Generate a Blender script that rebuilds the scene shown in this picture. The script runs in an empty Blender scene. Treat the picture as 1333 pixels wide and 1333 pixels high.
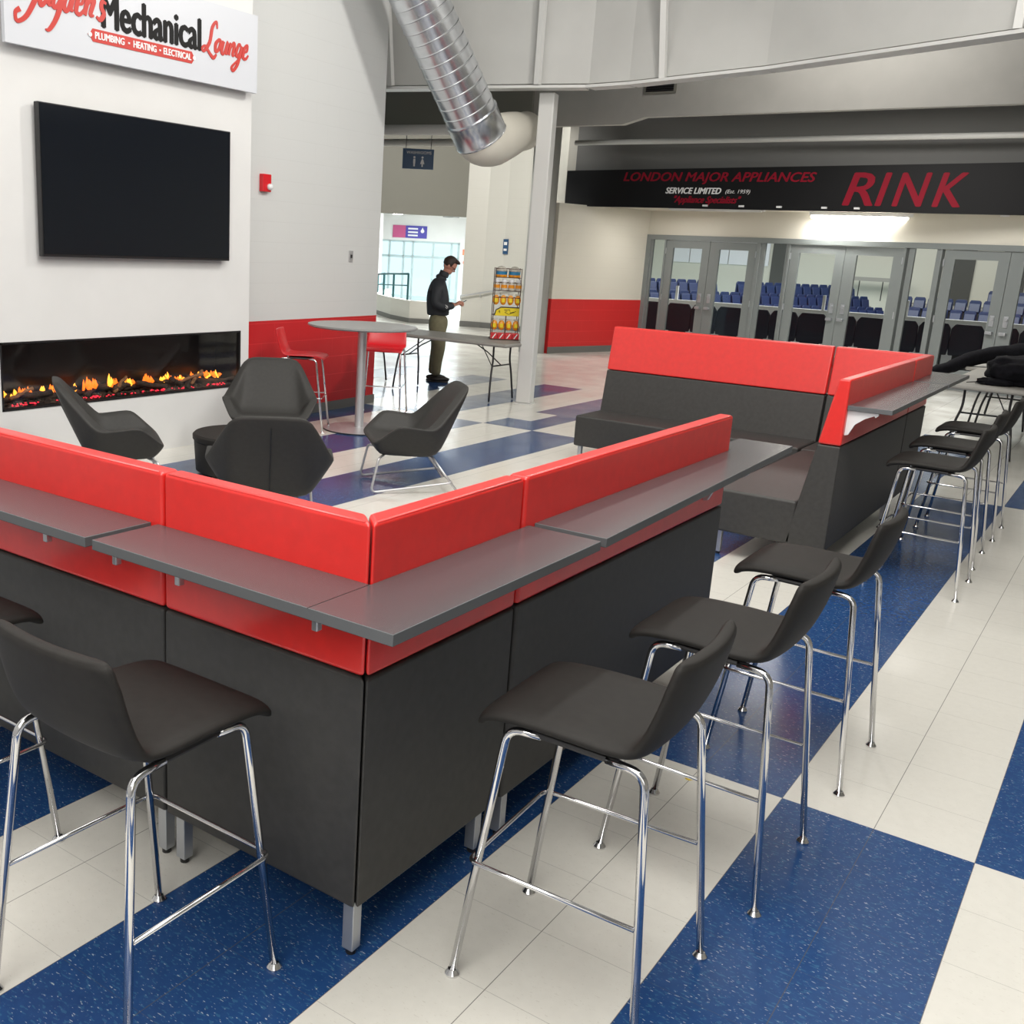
import bpy, bmesh, math, random
from mathutils import Vector, Matrix, noise
C = bpy.context.scene
COL = C.collection
R = math.radians
random.seed(7)

# ------------------------------------------------------------------ camera
T = 0.3048
F_PX, PITCH, ROLL, YAW = 1343.358, 0.25311, 0.049384, -0.625368
CAM = Vector((0.7757, -3.5292, 1.8361))
fwd = Vector((math.sin(YAW)*math.cos(PITCH), math.cos(YAW)*math.cos(PITCH), -math.sin(PITCH)))
rt = Vector((math.cos(YAW), -math.sin(YAW), 0)); up = rt.cross(fwd)
r2 = math.cos(ROLL)*rt + math.sin(ROLL)*up; u2 = -math.sin(ROLL)*rt + math.cos(ROLL)*up
cd = bpy.data.cameras.new('camera'); cam = bpy.data.objects.new('camera', cd); COL.objects.link(cam)
m = Matrix((r2, u2, -fwd)).transposed().to_4x4(); m.translation = CAM; cam.matrix_world = m
cd.sensor_width = 36; cd.lens = 36*F_PX/1333; cd.shift_x = 0.11734; cd.clip_end = 200; cd.clip_start = 0.05
C.camera = cam
# ------------------------------------------------------------------ world, light, exposure
w = bpy.data.worlds.new('sky'); C.world = w; w.use_nodes = True
w.node_tree.nodes['Background'].inputs[0].default_value = (0.70, 0.93, 1.0, 1)
w.node_tree.nodes['Background'].inputs[1].default_value = 1.25
C.view_settings.view_transform = 'Standard'; C.view_settings.look = 'None'
C.view_settings.exposure = 0.14; C.view_settings.gamma = 1
def area(name, loc, size, power, col=(1, .97, .92), tgt=None, sy=None, spread=None):
    l = bpy.data.lights.new(name, 'AREA'); l.energy = power; l.color = col; l.shape = 'RECTANGLE'
    l.size = size; l.size_y = sy or size
    if spread: l.spread = spread
    o = bpy.data.objects.new(name, l); COL.objects.link(o); o.location = loc
    if tgt is not None:
        o.rotation_euler = (Vector(tgt)-Vector(loc)).to_track_quat('-Z', 'Y').to_euler()
    return o
area('ceiling_panel_lamps', (-1.4, -1.6, 6.4), 8, 300)
area('lounge_fill', (-1.0, 1.6, 5.8), 2.4, 26, tgt=(-5.8, 1.4, .3), spread=R(95))  # added fill, no lamp known here; lifts the low wall under the fireplace
area('stools_fill', (-0.1, -1.5, 6.2), 2.6, 150)  # extra soft light put overhead to brighten the floor by the near stools
area('near_fill', (0.2, -5.0, 3.8), 2.6, 135, tgt=(-.9, -1.2, .3))  # invented light behind the camera, brightens the near bench more than the far
area('front_fill', (3.5, -7.6, 3.4), 6, 75, col=(1, .98, .95), tgt=(-1.5, 2.5, .6), sy=3.2)  # no window in wall_back; added front light for faces turned to the camera
area('high_bay_lamp_beam', (-2.6, 5.4, 5.2), .45, 90, tgt=(-5.6, 3.4, 2.4))
area('bulkhead_fill', (0.5, 1.0, 4.6), 2, 160, tgt=(-3.0, 7.4, 4.9))  # unseen helper aimed at the bulkhead panels to brighten them
area('rear_bulkhead_fill', (-2.5, 8.4, 5.2), 1.2, 60, tgt=(-2.5, 10.3, 3.9), sy=.5)  # hidden behind the first bulkhead, added only to lift the second one
area('curved_wall_fill', (-10.8, 12.6, 5.0), 1.8, 310, tgt=(-11.4, 18, 1.5))  # light added to brighten the curved wall, no fixture there
area('hall_right_fill', (-2.6, 11.6, 4.2), 2.4, 190)  # helper under the rear ceiling, brightens the cream wall and floor by the doors
area('soffit_lamp', (-3.6, 15.45, 2.6), 1.7, 34, tgt=(-3.6, 15.7, 0), sy=.12)
area('soffit_downlight', (-7.0, 15.2, 2.66), .25, 14)
area('soffit_downlight', (-1.45, 15.2, 2.62), .16, 6)
area('lobby_fill', (-15.6, 21.0, 3.0), 3.5, 650, col=(.9, .97, 1))  # made-up broad light that keeps the lobby bright besides its windows
area('lobby_daylight', (-13.4, 21.5, 1.9), 1.8, 90, col=(.82, .92, 1), tgt=(-12.3, 17.5, 1.6))
area('arena_lamp', (-8, 34, 7.5), 14, 3400, col=(.98, .98, .95))

# ------------------------------------------------------------------ materials
def mat(name, col, rough=.5, metal=0, coat=0, spec=.5, noise_s=0, noise_a=.0, bump=0, emit=None, es=0, bump_s=None):
    m = bpy.data.materials.new(name); m.use_nodes = True; nt = m.node_tree; b = nt.nodes['Principled BSDF']
    b.inputs['Base Color'].default_value = (*col, 1); b.inputs['Roughness'].default_value = rough
    b.inputs['Metallic'].default_value = metal; b.inputs['Coat Weight'].default_value = coat
    b.inputs['Specular IOR Level'].default_value = spec
    if emit: b.inputs['Emission Color'].default_value = (*emit, 1); b.inputs['Emission Strength'].default_value = es
    if noise_s:
        tc = nt.nodes.new('ShaderNodeTexCoord'); n = nt.nodes.new('ShaderNodeTexNoise')
        n.inputs['Scale'].default_value = noise_s; n.inputs['Detail'].default_value = 6
        nt.links.new(tc.outputs['Object'], n.inputs['Vector'])
        mr = nt.nodes.new('ShaderNodeMapRange'); mr.inputs[1].default_value = .3; mr.inputs[2].default_value = .7
        mr.inputs[3].default_value = 1-noise_a; mr.inputs[4].default_value = 1+noise_a
        nt.links.new(n.outputs['Fac'], mr.inputs[0])
        mx = nt.nodes.new('ShaderNodeVectorMath'); mx.operation = 'SCALE'; mx.inputs[0].default_value = col
        nt.links.new(mr.outputs[0], mx.inputs['Scale']); nt.links.new(mx.outputs[0], b.inputs['Base Color'])
        if bump:
            n2 = nt.nodes.new('ShaderNodeTexNoise'); n2.inputs['Scale'].default_value = bump_s or noise_s*6; n2.inputs['Detail'].default_value = 3
            nt.links.new(tc.outputs['Object'], n2.inputs['Vector'])
            bp = nt.nodes.new('ShaderNodeBump'); bp.inputs['Strength'].default_value = bump; bp.inputs['Distance'].default_value = .002
            nt.links.new(n2.outputs['Fac'], bp.inputs['Height']); nt.links.new(bp.outputs[0], b.inputs['Normal'])
    return m
def mathn(nt, op, a, b=None, c=None):
    n = nt.nodes.new('ShaderNodeMath'); n.operation = op
    for i, v in enumerate((a, b, c)):
        if v is None: continue
        if isinstance(v, (int, float)): n.inputs[i].default_value = v
        else: nt.links.new(v, n.inputs[i])
    return n.outputs[0]
def mixc(nt, f, a, b):
    n = nt.nodes.new('ShaderNodeMix'); n.data_type = 'RGBA'
    if isinstance(f, (int, float)): n.inputs[0].default_value = f
    else: nt.links.new(f, n.inputs[0])
    for i, v in ((6, a), (7, b)):
        if isinstance(v, tuple): n.inputs[i].default_value = (*v, 1)
        else: nt.links.new(v, n.inputs[i])
    return n.outputs[2]

def floor_mat():
    m = bpy.data.materials.new('vinyl_tile_floor'); m.use_nodes = True; nt = m.node_tree; b = nt.nodes['Principled BSDF']
    g = nt.nodes.new('ShaderNodeNewGeometry'); sx = nt.nodes.new('ShaderNodeSeparateXYZ')
    nt.links.new(g.outputs['Position'], sx.inputs[0])
    M = lambda op, a, b=None, c=None: mathn(nt, op, a, b, c)
    u0 = M('DIVIDE', sx.outputs[0], T); v = M('DIVIDE', sx.outputs[1], T)
    wv = M('MINIMUM', M('MAXIMUM', M('MULTIPLY', M('SUBTRACT', -6.0, u0), .06), 0.0), .42)
    u = M('ADD', u0, wv)
    ub = M('FLOOR', M('DIVIDE', u, 2.0)); vb = M('FLOOR', M('DIVIDE', v, 20.0))
    par = M('FLOORED_MODULO', M('ADD', ub, vb), 2.0)          # ub=-1, vb=0 is blue -> parity 1
    # beyond the pattern the hall floor is plain
    far = M('LESS_THAN', v, 32.0)
    # one stepped notch of cream at the end of the lounge stripes
    notch = M('MULTIPLY', M('MULTIPLY', M('GREATER_THAN', v, 21.8), M('LESS_THAN', v, 23.9)), M('MULTIPLY', M('GREATER_THAN', u, -16.2), M('LESS_THAN', u, -15.05)))
    nots = M('MULTIPLY', M('MULTIPLY', M('GREATER_THAN', u, -16.2), M('LESS_THAN', u, -13.5)), M('MULTIPLY', M('GREATER_THAN', v, 30.4), 1.0))
    blue = M('MULTIPLY', M('MULTIPLY', par, far), M('SUBTRACT', 1.0, M('MAXIMUM', notch, nots)))
    # right beyond v=20 the first stripe pair: u 0..2 blue handled by parity (ub=0, vb=1)
    # tile seams
    fu = M('FRACT', u0); fv = M('FRACT', v)
    su = M('LESS_THAN', M('MINIMUM', fu, M('SUBTRACT', 1.0, fu)), .0042); sv = M('LESS_THAN', M('MINIMUM', fv, M('SUBTRACT', 1.0, fv)), .0022)
    seam = M('MAXIMUM', M('MULTIPLY', su, .75), M('MULTIPLY', sv, .55))
    # streaky chips
    def chips(sc, rot, lo, seed):
        mp = nt.nodes.new('ShaderNodeMapping'); mp.inputs['Scale'].default_value = sc; mp.inputs['Rotation'].default_value = (0, 0, rot)
        mp.inputs['Location'].default_value = (seed, seed*2, 0)
        nt.links.new(g.outputs['Position'], mp.inputs[0])
        n = nt.nodes.new('ShaderNodeTexNoise'); n.inputs['Scale'].default_value = 1; n.inputs['Detail'].default_value = 1.5
        nt.links.new(mp.outputs[0], n.inputs['Vector'])
        mr = nt.nodes.new('ShaderNodeMapRange'); mr.inputs[1].default_value = lo; mr.inputs[2].default_value = lo+.035
        nt.links.new(n.outputs['Fac'], mr.inputs[0]); return mr.outputs[0]
    c1 = chips((55, 190, 1), R(8), .675, 1.3); c2 = chips((70, 160, 1), R(-30), .70, 5.1); c3 = chips((45, 120, 1), R(15), .60, 9.7)
    n = nt.nodes.new('ShaderNodeTexNoise'); n.inputs['Scale'].default_value = 28; n.inputs['Detail'].default_value = 5
    nt.links.new(g.outputs['Position'], n.inputs['Vector'])
    bl = mixc(nt, n.outputs['Fac'], (.012, .045, .150), (.021, .072, .21))
    bl = mixc(nt, M('MULTIPLY', c3, .45), bl, (.05, .16, .28))
    bl = mixc(nt, M('MULTIPLY', M('MAXIMUM', c1, c2), .75), bl, (.45, .52, .55))
    wh = mixc(nt, n.outputs['Fac'], (.64, .625, .575), (.70, .685, .63))
    wh = mixc(nt, M('MULTIPLY', M('MAXIMUM', c1, c2), .28), wh, (.42, .39, .33))
    base = mixc(nt, blue, wh, bl)
    base = mixc(nt, seam, base, (.08, .08, .08))
    nt.links.new(base, b.inputs['Base Color'])
    n3 = nt.nodes.new('ShaderNodeTexNoise'); n3.inputs['Scale'].default_value = 2.2; n3.inputs['Detail'].default_value = 5
    nt.links.new(g.outputs['Position'], n3.inputs['Vector'])
    ro = nt.nodes.new('ShaderNodeMapRange'); ro.inputs[1].default_value = .3; ro.inputs[2].default_value = .7; ro.inputs[3].default_value = .14; ro.inputs[4].default_value = .26
    nt.links.new(n3.outputs['Fac'], ro.inputs[0]); nt.links.new(ro.outputs[0], b.inputs['Roughness'])
    b.inputs['Specular IOR Level'].default_value = .42
    return m
def block_wall(name, top, low=None, zs=1.03, line=.82, low_line=1.5, swap=False):
    """painted masonry: faint joints; a painted wainscot below zs"""
    m = bpy.data.materials.new(name); m.use_nodes = True; nt = m.node_tree; b = nt.nodes['Principled BSDF']
    g = nt.nodes.new('ShaderNodeNewGeometry'); s = nt.nodes.new('ShaderNodeSeparateXYZ'); nt.links.new(g.outputs['Position'], s.inputs[0])
    M = lambda op, a, b=None, c=None: mathn(nt, op, a, b, c)
    f = M('FRACT', M('DIVIDE', s.outputs[2], .2))
    hline = M('LESS_THAN', f, .03)
    row = M('FLOOR', M('DIVIDE', s.outputs[2], .2))
    al = M('ADD', M('DIVIDE', s.outputs[0 if swap else 1], .4), M('MULTIPLY', row, .5))
    vl = M('LESS_THAN', M('FRACT', al), .012)
    ln = M('MAXIMUM', hline, M('MULTIPLY', vl, .6))
    n = nt.nodes.new('ShaderNodeTexNoise'); n.inputs['Scale'].default_value = 1.1; nt.links.new(g.outputs['Position'], n.inputs['Vector'])
    hl = M('MULTIPLY', ln, M('MULTIPLY', n.outputs['Fac'], 1.0))
    tcol = mixc(nt, M('MULTIPLY', hl, .5), top, tuple(x*line for x in top))
    if low:
        lc = mixc(nt, M('MULTIPLY', hl, .8), low, tuple(min(1, x*low_line+.05) for x in low))
        tcol = mixc(nt, M('LESS_THAN', s.outputs[2], zs), tcol, lc)
    nt.links.new(tcol, b.inputs['Base Color']); b.inputs['Roughness'].default_value = .42
    bp = nt.nodes.new('ShaderNodeBump'); bp.inputs['Strength'].default_value = .25; bp.inputs['Distance'].default_value = .003; bp.invert = True
    nt.links.new(ln, bp.inputs['Height']); nt.links.new(bp.outputs[0], b.inputs['Normal'])
    return m
def glass_mat(name, tint=(1, 1, 1), fac=.1, rough=.02):
    m = bpy.data.materials.new(name); m.use_nodes = True; nt = m.node_tree
    nt.nodes.remove(nt.nodes['Principled BSDF']); out = nt.nodes['Material Output']
    t = nt.nodes.new('ShaderNodeBsdfTransparent'); t.inputs[0].default_value = (*tint, 1)
    gl = nt.nodes.new('ShaderNodeBsdfGlossy'); gl.inputs['Roughness'].default_value = rough
    mx = nt.nodes.new('ShaderNodeMixShader'); mx.inputs[0].default_value = fac
    nt.links.new(t.outputs[0], mx.inputs[1]); nt.links.new(gl.outputs[0], mx.inputs[2]); nt.links.new(mx.outputs[0], out.inputs[0])
    return m
def emis(name, col, s):
    return mat(name, col, .6, emit=col, es=s)
M_ = dict(
 floor=floor_mat(),
 white=mat('white_paint', (.70, .70, .69), .45, noise_s=3, noise_a=.02),
 hallw=block_wall('painted_block_hall', (.62, .63, .62), (.52, .012, .016), 1.03),
 rinkw=block_wall('painted_block_cream', (.68, .65, .57), (.60, .022, .022), 1.005),
 cream=mat('cream_paint', (.66, .63, .55), .5), creamblk=block_wall('painted_block_beige', (.60, .585, .53), swap=True),
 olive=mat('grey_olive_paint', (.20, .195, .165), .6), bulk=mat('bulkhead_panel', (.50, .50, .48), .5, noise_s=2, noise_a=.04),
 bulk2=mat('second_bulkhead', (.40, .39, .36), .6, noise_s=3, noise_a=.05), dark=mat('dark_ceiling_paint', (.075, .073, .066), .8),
 steel=mat('painted_steel', (.62, .62, .60), .4), ceil=mat('ceiling_paint', (.55, .55, .53), .8),
 base=mat('rubber_base', (.14, .14, .13), .5), chrome=mat('chrome', (.72, .72, .73), .09, 1), 
 satin=mat('satin_silver_leg', (.50, .52, .55), .35, .75), galv=mat('galvanised_duct', (.70, .72, .75), .27, 1, noise_s=9, noise_a=.08),
 fabric=mat('charcoal_vinyl', (.036, .035, .033), .52, noise_s=35, noise_a=.14, bump=.25, bump_s=500),
 loungev=mat('charcoal_lounge_vinyl', (.030, .029, .027), .58, spec=.35, noise_s=40, noise_a=.10, bump=.2, bump_s=600), seatv=mat('charcoal_stool_vinyl', (.020, .0185, .017), .6, spec=.22, noise_s=40, noise_a=.10, bump=.25, bump_s=600),
 red=mat('red_vinyl', (.70, .019, .015), .34, spec=.95, noise_s=25, noise_a=.05),
 ledge=mat('charcoal_laminate', (.075, .073, .078), .27, spec=1), ledge_edge=mat('laminate_edge', (.10, .105, .11), .5),
 wbracket=mat('white_bracket', (.75, .75, .76), .35), silver=mat('silver_bracket', (.55, .56, .58), .3, .7),
 black=mat('black_plastic', (.012, .012, .013), .4), screen=mat('tv_screen', (.006, .008, .012), .12, spec=.6),
 redp=mat('red_plastic', (.62, .012, .02), .28), grey=mat('door_grey_paint', (.205, .225, .225), .38),
 blackm=mat('dark_metal', (.03, .03, .032), .4, .3), fold=mat('folding_table_grey', (.30, .29, .265), .5, noise_s=80, noise_a=.06),
 rtop=mat('grey_laminate_top', (.30, .30, .295), .35), brushed=mat('brushed_steel', (.58, .58, .59), .42, .7),
 signw=mat('sign_white', (.60, .62, .66), .4), lred=mat('lettering_red', (.52, .035, .025), .45), lblack=mat('lettering_black', (.012, .012, .012), .6, spec=.2),
 signk=mat('sign_black', (.005, .005, .006), .55, spec=.25), rinkred=mat('rink_red', (.24, .004, .018), .6, spec=.2), lwhite=mat('lettering_white', (.80, .80, .80), .5),
 glass=glass_mat('door_glass', (.95, .97, .97), .014), bluesign=mat('blue_sign', (.022, .075, .17), .4),
 seatblue=mat('arena_seat_blue', (.014, .026, .085), .35), seatdark=mat('arena_seat_navy', (.008, .010, .026), .5),
 ice=mat('rink_ice', (.70, .72, .82), .2), boards=mat('rink_boards', (.75, .75, .78), .35), yellow=mat('yellow_strip', (.75, .55, .05), .5),
 arena=mat('arena_wall_paint', (.60, .58, .50), .8), concrete=mat('concrete', (.30, .29, .27), .8),
 alum=mat('window_aluminium', (.40, .52, .54), .4), teal=mat('railing_teal', (.02, .10, .11), .4),
 orange=mat('orange_panel', (.85, .22, .10), .5), purple=mat('banner_blue', (.05, .04, .35), .5), pink=mat('banner_pink', (.50, .08, .22), .6),
 skin=mat('skin', (.52, .24, .17), .5), hair=mat('brown_hair', (.035, .020, .014), .6, noise_s=60, noise_a=.3), jacket=mat('dark_slate_jacket', (.022, .025, .030), .7, noise_s=20, noise_a=.15),
 khaki=mat('khaki_trousers', (.16, .145, .085), .8, noise_s=20, noise_a=.1), shoe=mat('dark_shoe', (.015, .012, .010), .5),
 bagor=mat('orange_snack_bag', (.78, .30, .015), .3, noise_s=25, noise_a=.3), bagye=mat('yellow_card', (.80, .62, .01), .4), bagre=mat('red_snack_box', (.65, .04, .05), .4),
 clearp=mat('clear_jar', (.55, .52, .45), .15, noise_s=20, noise_a=.3), blueband=mat('blue_label', (.03, .22, .42), .4), brown=mat('brown_wire', (.07, .02, .008), .4),
 blackcloth=mat('black_cloth', (.005, .005, .007), .9, spec=.15, noise_s=20, noise_a=.4),
 firebox=mat('firebox_black', (.012, .011, .011), .3), log=mat('fire_log', (.055, .032, .02), .8, noise_s=14, noise_a=.7, bump=.6, bump_s=50),
 logpale=mat('pale_fire_log', (.30, .14, .06), .8, noise_s=14, noise_a=.5), flame=emis('flame_orange', (1.0, .17, .01), 1.7), flame2=emis('flame_yellow', (1.0, .40, .04), 2.2),
 ember=emis('ember_red', (.9, .02, .05), 1.3), smoke=glass_mat('fireplace_glass', (.93, .93, .93), .06, .05),
 lamp=emis('lamp_tube', (1, .97, .90), 22), amber=mat('dull_olive_glass', (.28, .27, .13), .4),
)
# ------------------------------------------------------------------ mesh helpers
class MB:
    def __init__(s): s.v = []; s.f = []
    def add(s, vs, fs):
        o = len(s.v); s.v += [Vector(p) for p in vs]; s.f += [[i+o for i in f] for f in fs]; return s
    def box(s, c, d, rot=None):
        x, y, z = d[0]/2, d[1]/2, d[2]/2; q = rot or Matrix.Identity(3)
        vs = [Vector(c)+q @ Vector((a*x, b*y, e*z)) for a in (-1, 1) for b in (-1, 1) for e in (-1, 1)]
        return s.add(vs, [(0,1,3,2),(4,6,7,5),(0,4,5,1),(2,3,7,6),(0,2,6,4),(1,5,7,3)])
    def bx(s, a, b): # min max corners
        a = Vector(a); b = Vector(b); return s.box((a+b)/2, b-a)
    def hexa(s, lo, hi): # two quads in same winding (bottom ccw, top ccw)
        return s.add(list(lo)+list(hi), [(3,2,1,0),(4,5,6,7),(0,1,5,4),(1,2,6,5),(2,3,7,6),(3,0,4,7)])
    def prism(s, poly, O, A, B, D0, D1=None):
        """poly (a,b) in plane A,B at O; swept from D0 to D1; D may be callables of (a,b)"""
        n = len(poly); O = Vector(O); A = Vector(A); B = Vector(B)
        f = lambda D, a, b: D(a, b) if callable(D) else Vector(D)
        v0 = [O+A*a+B*b+f(D0, a, b) for a, b in poly]; v1 = [O+A*a+B*b+f(D1, a, b) for a, b in poly]
        s.add(v0+v1, [list(range(n))[::-1], list(range(n, 2*n))]+[(i, (i+1) % n, n+(i+1) % n, n+i) for i in range(n)]); return s
    def tube(s, pts, r, n=10, closed=False, caps=True):
        P = [Vector(p) for p in pts]; N = len(P); rs = r if isinstance(r, (list, tuple)) else [r]*N
        tan = []
        for i in range(N):
            a = P[(i-1) % N] if (closed or i) else P[0]; b = P[(i+1) % N] if (closed or i < N-1) else P[-1]
            tan.append((b-a).normalized())
        nrm = tan[0].orthogonal().normalized(); o = len(s.v); vs = []
        for i in range(N):
            nrm = (nrm-tan[i]*nrm.dot(tan[i])).normalized(); bi = tan[i].cross(nrm)
            for k in range(n):
                t = 2*math.pi*k/n; vs.append(P[i]+(nrm*math.cos(t)+bi*math.sin(t))*rs[i])
        fs = []
        for i in range(N if closed else N-1):
            j = (i+1) % N
            for k in range(n): fs.append((i*n+k, i*n+(k+1) % n, j*n+(k+1) % n, j*n+k))
        if caps and not closed: fs += [list(range(n))[::-1], [(N-1)*n+k for k in range(n)]]
        return s.add(vs, fs)
    def lathe(s, prof, c=(0, 0, 0), n=32, axis=None):
        c = Vector(c); q = axis or Matrix.Identity(3); vs = []; m = len(prof)
        for k in range(n):
            t = 2*math.pi*k/n
            for r, z in prof: vs.append(c+q @ Vector((r*math.cos(t), r*math.sin(t), z)))
        fs = []
        for k in range(n):
            j = (k+1) % n
            for i in range(m-1): fs.append((k*m+i, j*m+i, j*m+i+1, k*m+i+1))
        fs += [[k*m for k in range(n)][::-1], [k*m+m-1 for k in range(n)]]
        return s.add(vs, fs)
    def ball(s, c, r, n=12, rot=None):
        c = Vector(c); r = Vector(r) if not isinstance(r, (int, float)) else Vector((r, r, r)); q = rot or Matrix.Identity(3)
        vs = []; fs = []
        for i in range(n+1):
            p = math.pi*i/n
            for k in range(2*n):
                t = math.pi*k/n; vs.append(c+q @ Vector((r.x*math.sin(p)*math.cos(t), r.y*math.sin(p)*math.sin(t), r.z*math.cos(p))))
        for i in range(n):
            for k in range(2*n): fs.append((i*2*n+k, (i+1)*2*n+k, (i+1)*2*n+(k+1) % (2*n), i*2*n+(k+1) % (2*n)))
        return s.add(vs, fs)
    def build(s, name, m, parent=None, smooth=False, bevel=0, seg=2, sub=0, auto=None):
        me = bpy.data.meshes.new(name); me.from_pydata([tuple(v) for v in s.v], [], s.f)
        bm = bmesh.new(); bm.from_mesh(me); bmesh.ops.remove_doubles(bm, verts=bm.verts, dist=1e-6)
        bmesh.ops.recalc_face_normals(bm, faces=bm.faces); bm.to_mesh(me); bm.free()
        me.materials.append(M_[m] if isinstance(m, str) else m)
        o = bpy.data.objects.new(name, me); COL.objects.link(o)
        if parent: o.parent = parent
        if smooth or bevel:
            for p in me.polygons: p.use_smooth = True
        if bevel:
            b = o.modifiers.new('b', 'BEVEL'); b.width = bevel; b.segments = seg; b.limit_method = 'ANGLE'; b.angle_limit = R(25); b.harden_normals = True
        if sub:
            b = o.modifiers.new('s', 'SUBSURF'); b.levels = sub; b.render_levels = sub
        if smooth == 'auto':
            bm = bmesh.new(); bm.from_mesh(me)
            for e in bm.edges:
                if len(e.link_faces) == 2 and e.calc_face_angle(0) > R(40): e.smooth = False
            bm.to_mesh(me); bm.free()
        return o
def tag(o, label=None, cat=None, group=None, kind=None):
    if label: o['label'] = label
    if cat: o['category'] = cat
    if group: o['group'] = group
    if kind: o['kind'] = kind
    return o
def thing(name, label, cat, loc=(0, 0, 0), rz=0, group=None):
    o = bpy.data.objects.new(name, None); COL.objects.link(o); o.location = loc; o.rotation_euler = (0, 0, rz); o.empty_display_size = .1
    return tag(o, label, cat, group)
def st(o): o['kind'] = 'structure'; return o
def dup(root, loc, rz, label=None, group=None):
    r = root.copy(); COL.objects.link(r); r.location = loc; r.rotation_euler = (0, 0, rz)
    if label: r['label'] = label
    if group: r['group'] = group
    for ch in list(root.children):
        c = ch.copy(); COL.objects.link(c); c.parent = r
        for g in list(ch.children):
            d = g.copy(); COL.objects.link(d); d.parent = c
    return r
def arc(a, b, c, r, n=5):
    """fillet points for corner b between a and c"""
    a, b, c = Vector(a), Vector(b), Vector(c); d1 = (a-b).normalized(); d2 = (c-b).normalized()
    ang = d1.angle(d2); t = r/math.tan(ang/2); t = min(t, (a-b).length*.49, (c-b).length*.49)
    p1 = b+d1*t; p2 = b+d2*t
    return [(p1*(1-k)**2+b*2*k*(1-k)+p2*k*k) for k in [i/n for i in range(n+1)]]
def fil(pts, r, n=5):
    out = [Vector(pts[0])]
    for i in range(1, len(pts)-1): out += arc(pts[i-1], pts[i], pts[i+1], r, n)
    return out+[Vector(pts[-1])]
def cr(pts, k=6):
    """catmull-rom"""
    P = [Vector(p) for p in pts]; P = [2*P[0]-P[1]]+P+[2*P[-1]-P[-2]]; out = []
    for i in range(1, len(P)-2):
        for j in range(k):
            t = j/k; a, b, c, d = P[i-1:i+3]
            out.append(.5*((2*b)+(-a+c)*t+(2*a-5*b+4*c-d)*t*t+(-a+3*b-3*c+d)*t**3))
    return out+[P[-2]]
def text(name, body, m, org, right, upv, w, h, parent=None, ext=.004, shear=0, bold=0, fat=0):
    """flat lettering that fills w x h, lower left corner at org"""
    cu = bpy.data.curves.new(name, 'FONT'); cu.body = body; cu.extrude = 0; cu.shear = shear; cu.offset = bold; cu.resolution_u = 3
    t = bpy.data.objects.new(name, cu); COL.objects.link(t); dg = bpy.context.evaluated_depsgraph_get()
    me = bpy.data.meshes.new_from_object(t.evaluated_get(dg)); bpy.data.objects.remove(t); bpy.data.curves.remove(cu)
    xs = [v.co.x for v in me.vertices]; ys = [v.co.y for v in me.vertices]
    x0, x1, y0, y1 = min(xs), max(xs), min(ys), max(ys); rgt = Vector(right).normalized(); u = Vector(upv).normalized(); nn = rgt.cross(u)
    bm = bmesh.new(); bm.from_mesh(me)
    r = bmesh.ops.extrude_face_region(bm, geom=list(bm.faces)); top = {v for v in r['geom'] if isinstance(v, bmesh.types.BMVert)}
    for v in bm.verts:
        p = Vector(org)+rgt*((v.co.x-x0)/(x1-x0)*w)+u*((v.co.y-y0)/(y1-y0)*h)+nn*(ext if v in top else 0)
        v.co = p
    if fat:
        g0 = list(bm.verts)+list(bm.edges)+list(bm.faces)
        for dx, dz in ((fat, 0), (-fat, 0), (0, fat*.6), (0, -fat*.6)):
            r = bmesh.ops.duplicate(bm, geom=g0); bmesh.ops.translate(bm, verts=[v for v in r['geom'] if isinstance(v, bmesh.types.BMVert)], vec=rgt*dx+u*dz+nn*(.0001*(1 if dx > 0 else 2 if dx < 0 else 3 if dz > 0 else 4)))
    bmesh.ops.recalc_face_normals(bm, faces=bm.faces)
    bm.to_mesh(me); bm.free(); me.name = name; me.materials.clear(); me.materials.append(M_[m])
    o = bpy.data.objects.new(name, me); COL.objects.link(o)
    if parent: o.parent = parent
    return o
def mb_count(mb): return (len(mb.v) % 7)/7
def ribbon(mb, pts, wd, O, right, upv, ext=.006):
    """brush stroke: pts in (a,b), widths wd"""
    P = cr([Vector((p[0], p[1], 0)) for p in pts], 5); O = Vector(O); A = Vector(right); B = Vector(upv); N = A.cross(B); n = len(P)
    vs = []
    for i, p in enumerate(P):
        t = (P[min(i+1, n-1)]-P[max(i-1, 0)]).normalized(); q = Vector((-t.y, t.x, 0))
        k = i/(n-1)*(len(wd)-1); j = min(int(k), len(wd)-2); wv = wd[j]*(1-(k-j))+wd[j+1]*(k-j)
        for sgn, e in ((1, ext), (-1, ext), (-1, 0), (1, 0)):
            z = p+q*sgn*wv/2; vs.append(O+A*z.x+B*z.y+N*(e+(.00004*i+.0009*mb_count(mb) if e else 0)))
    fs = [(0, 1, 2, 3), (4*n-1, 4*n-2, 4*n-3, 4*n-4)]
    for i in range(n-1):
        for k in range(4): fs.append((4*i+k, 4*i+(k+1) % 4, 4*i+4+(k+1) % 4, 4*i+4+k))
    mb.add(vs, fs)

# ================================================================== SETTING
st(MB().add([(-32, -8, 0), (9, -8, 0), (9, 13.3, 0), (-7.5, 16.6, 0), (-9.3, 17.0, 0), (-14.9, 29.2, 0), (-32, 29.2, 0)], [(0, 1, 2, 3, 4, 5, 6)]).build('floor', 'floor'))
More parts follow.
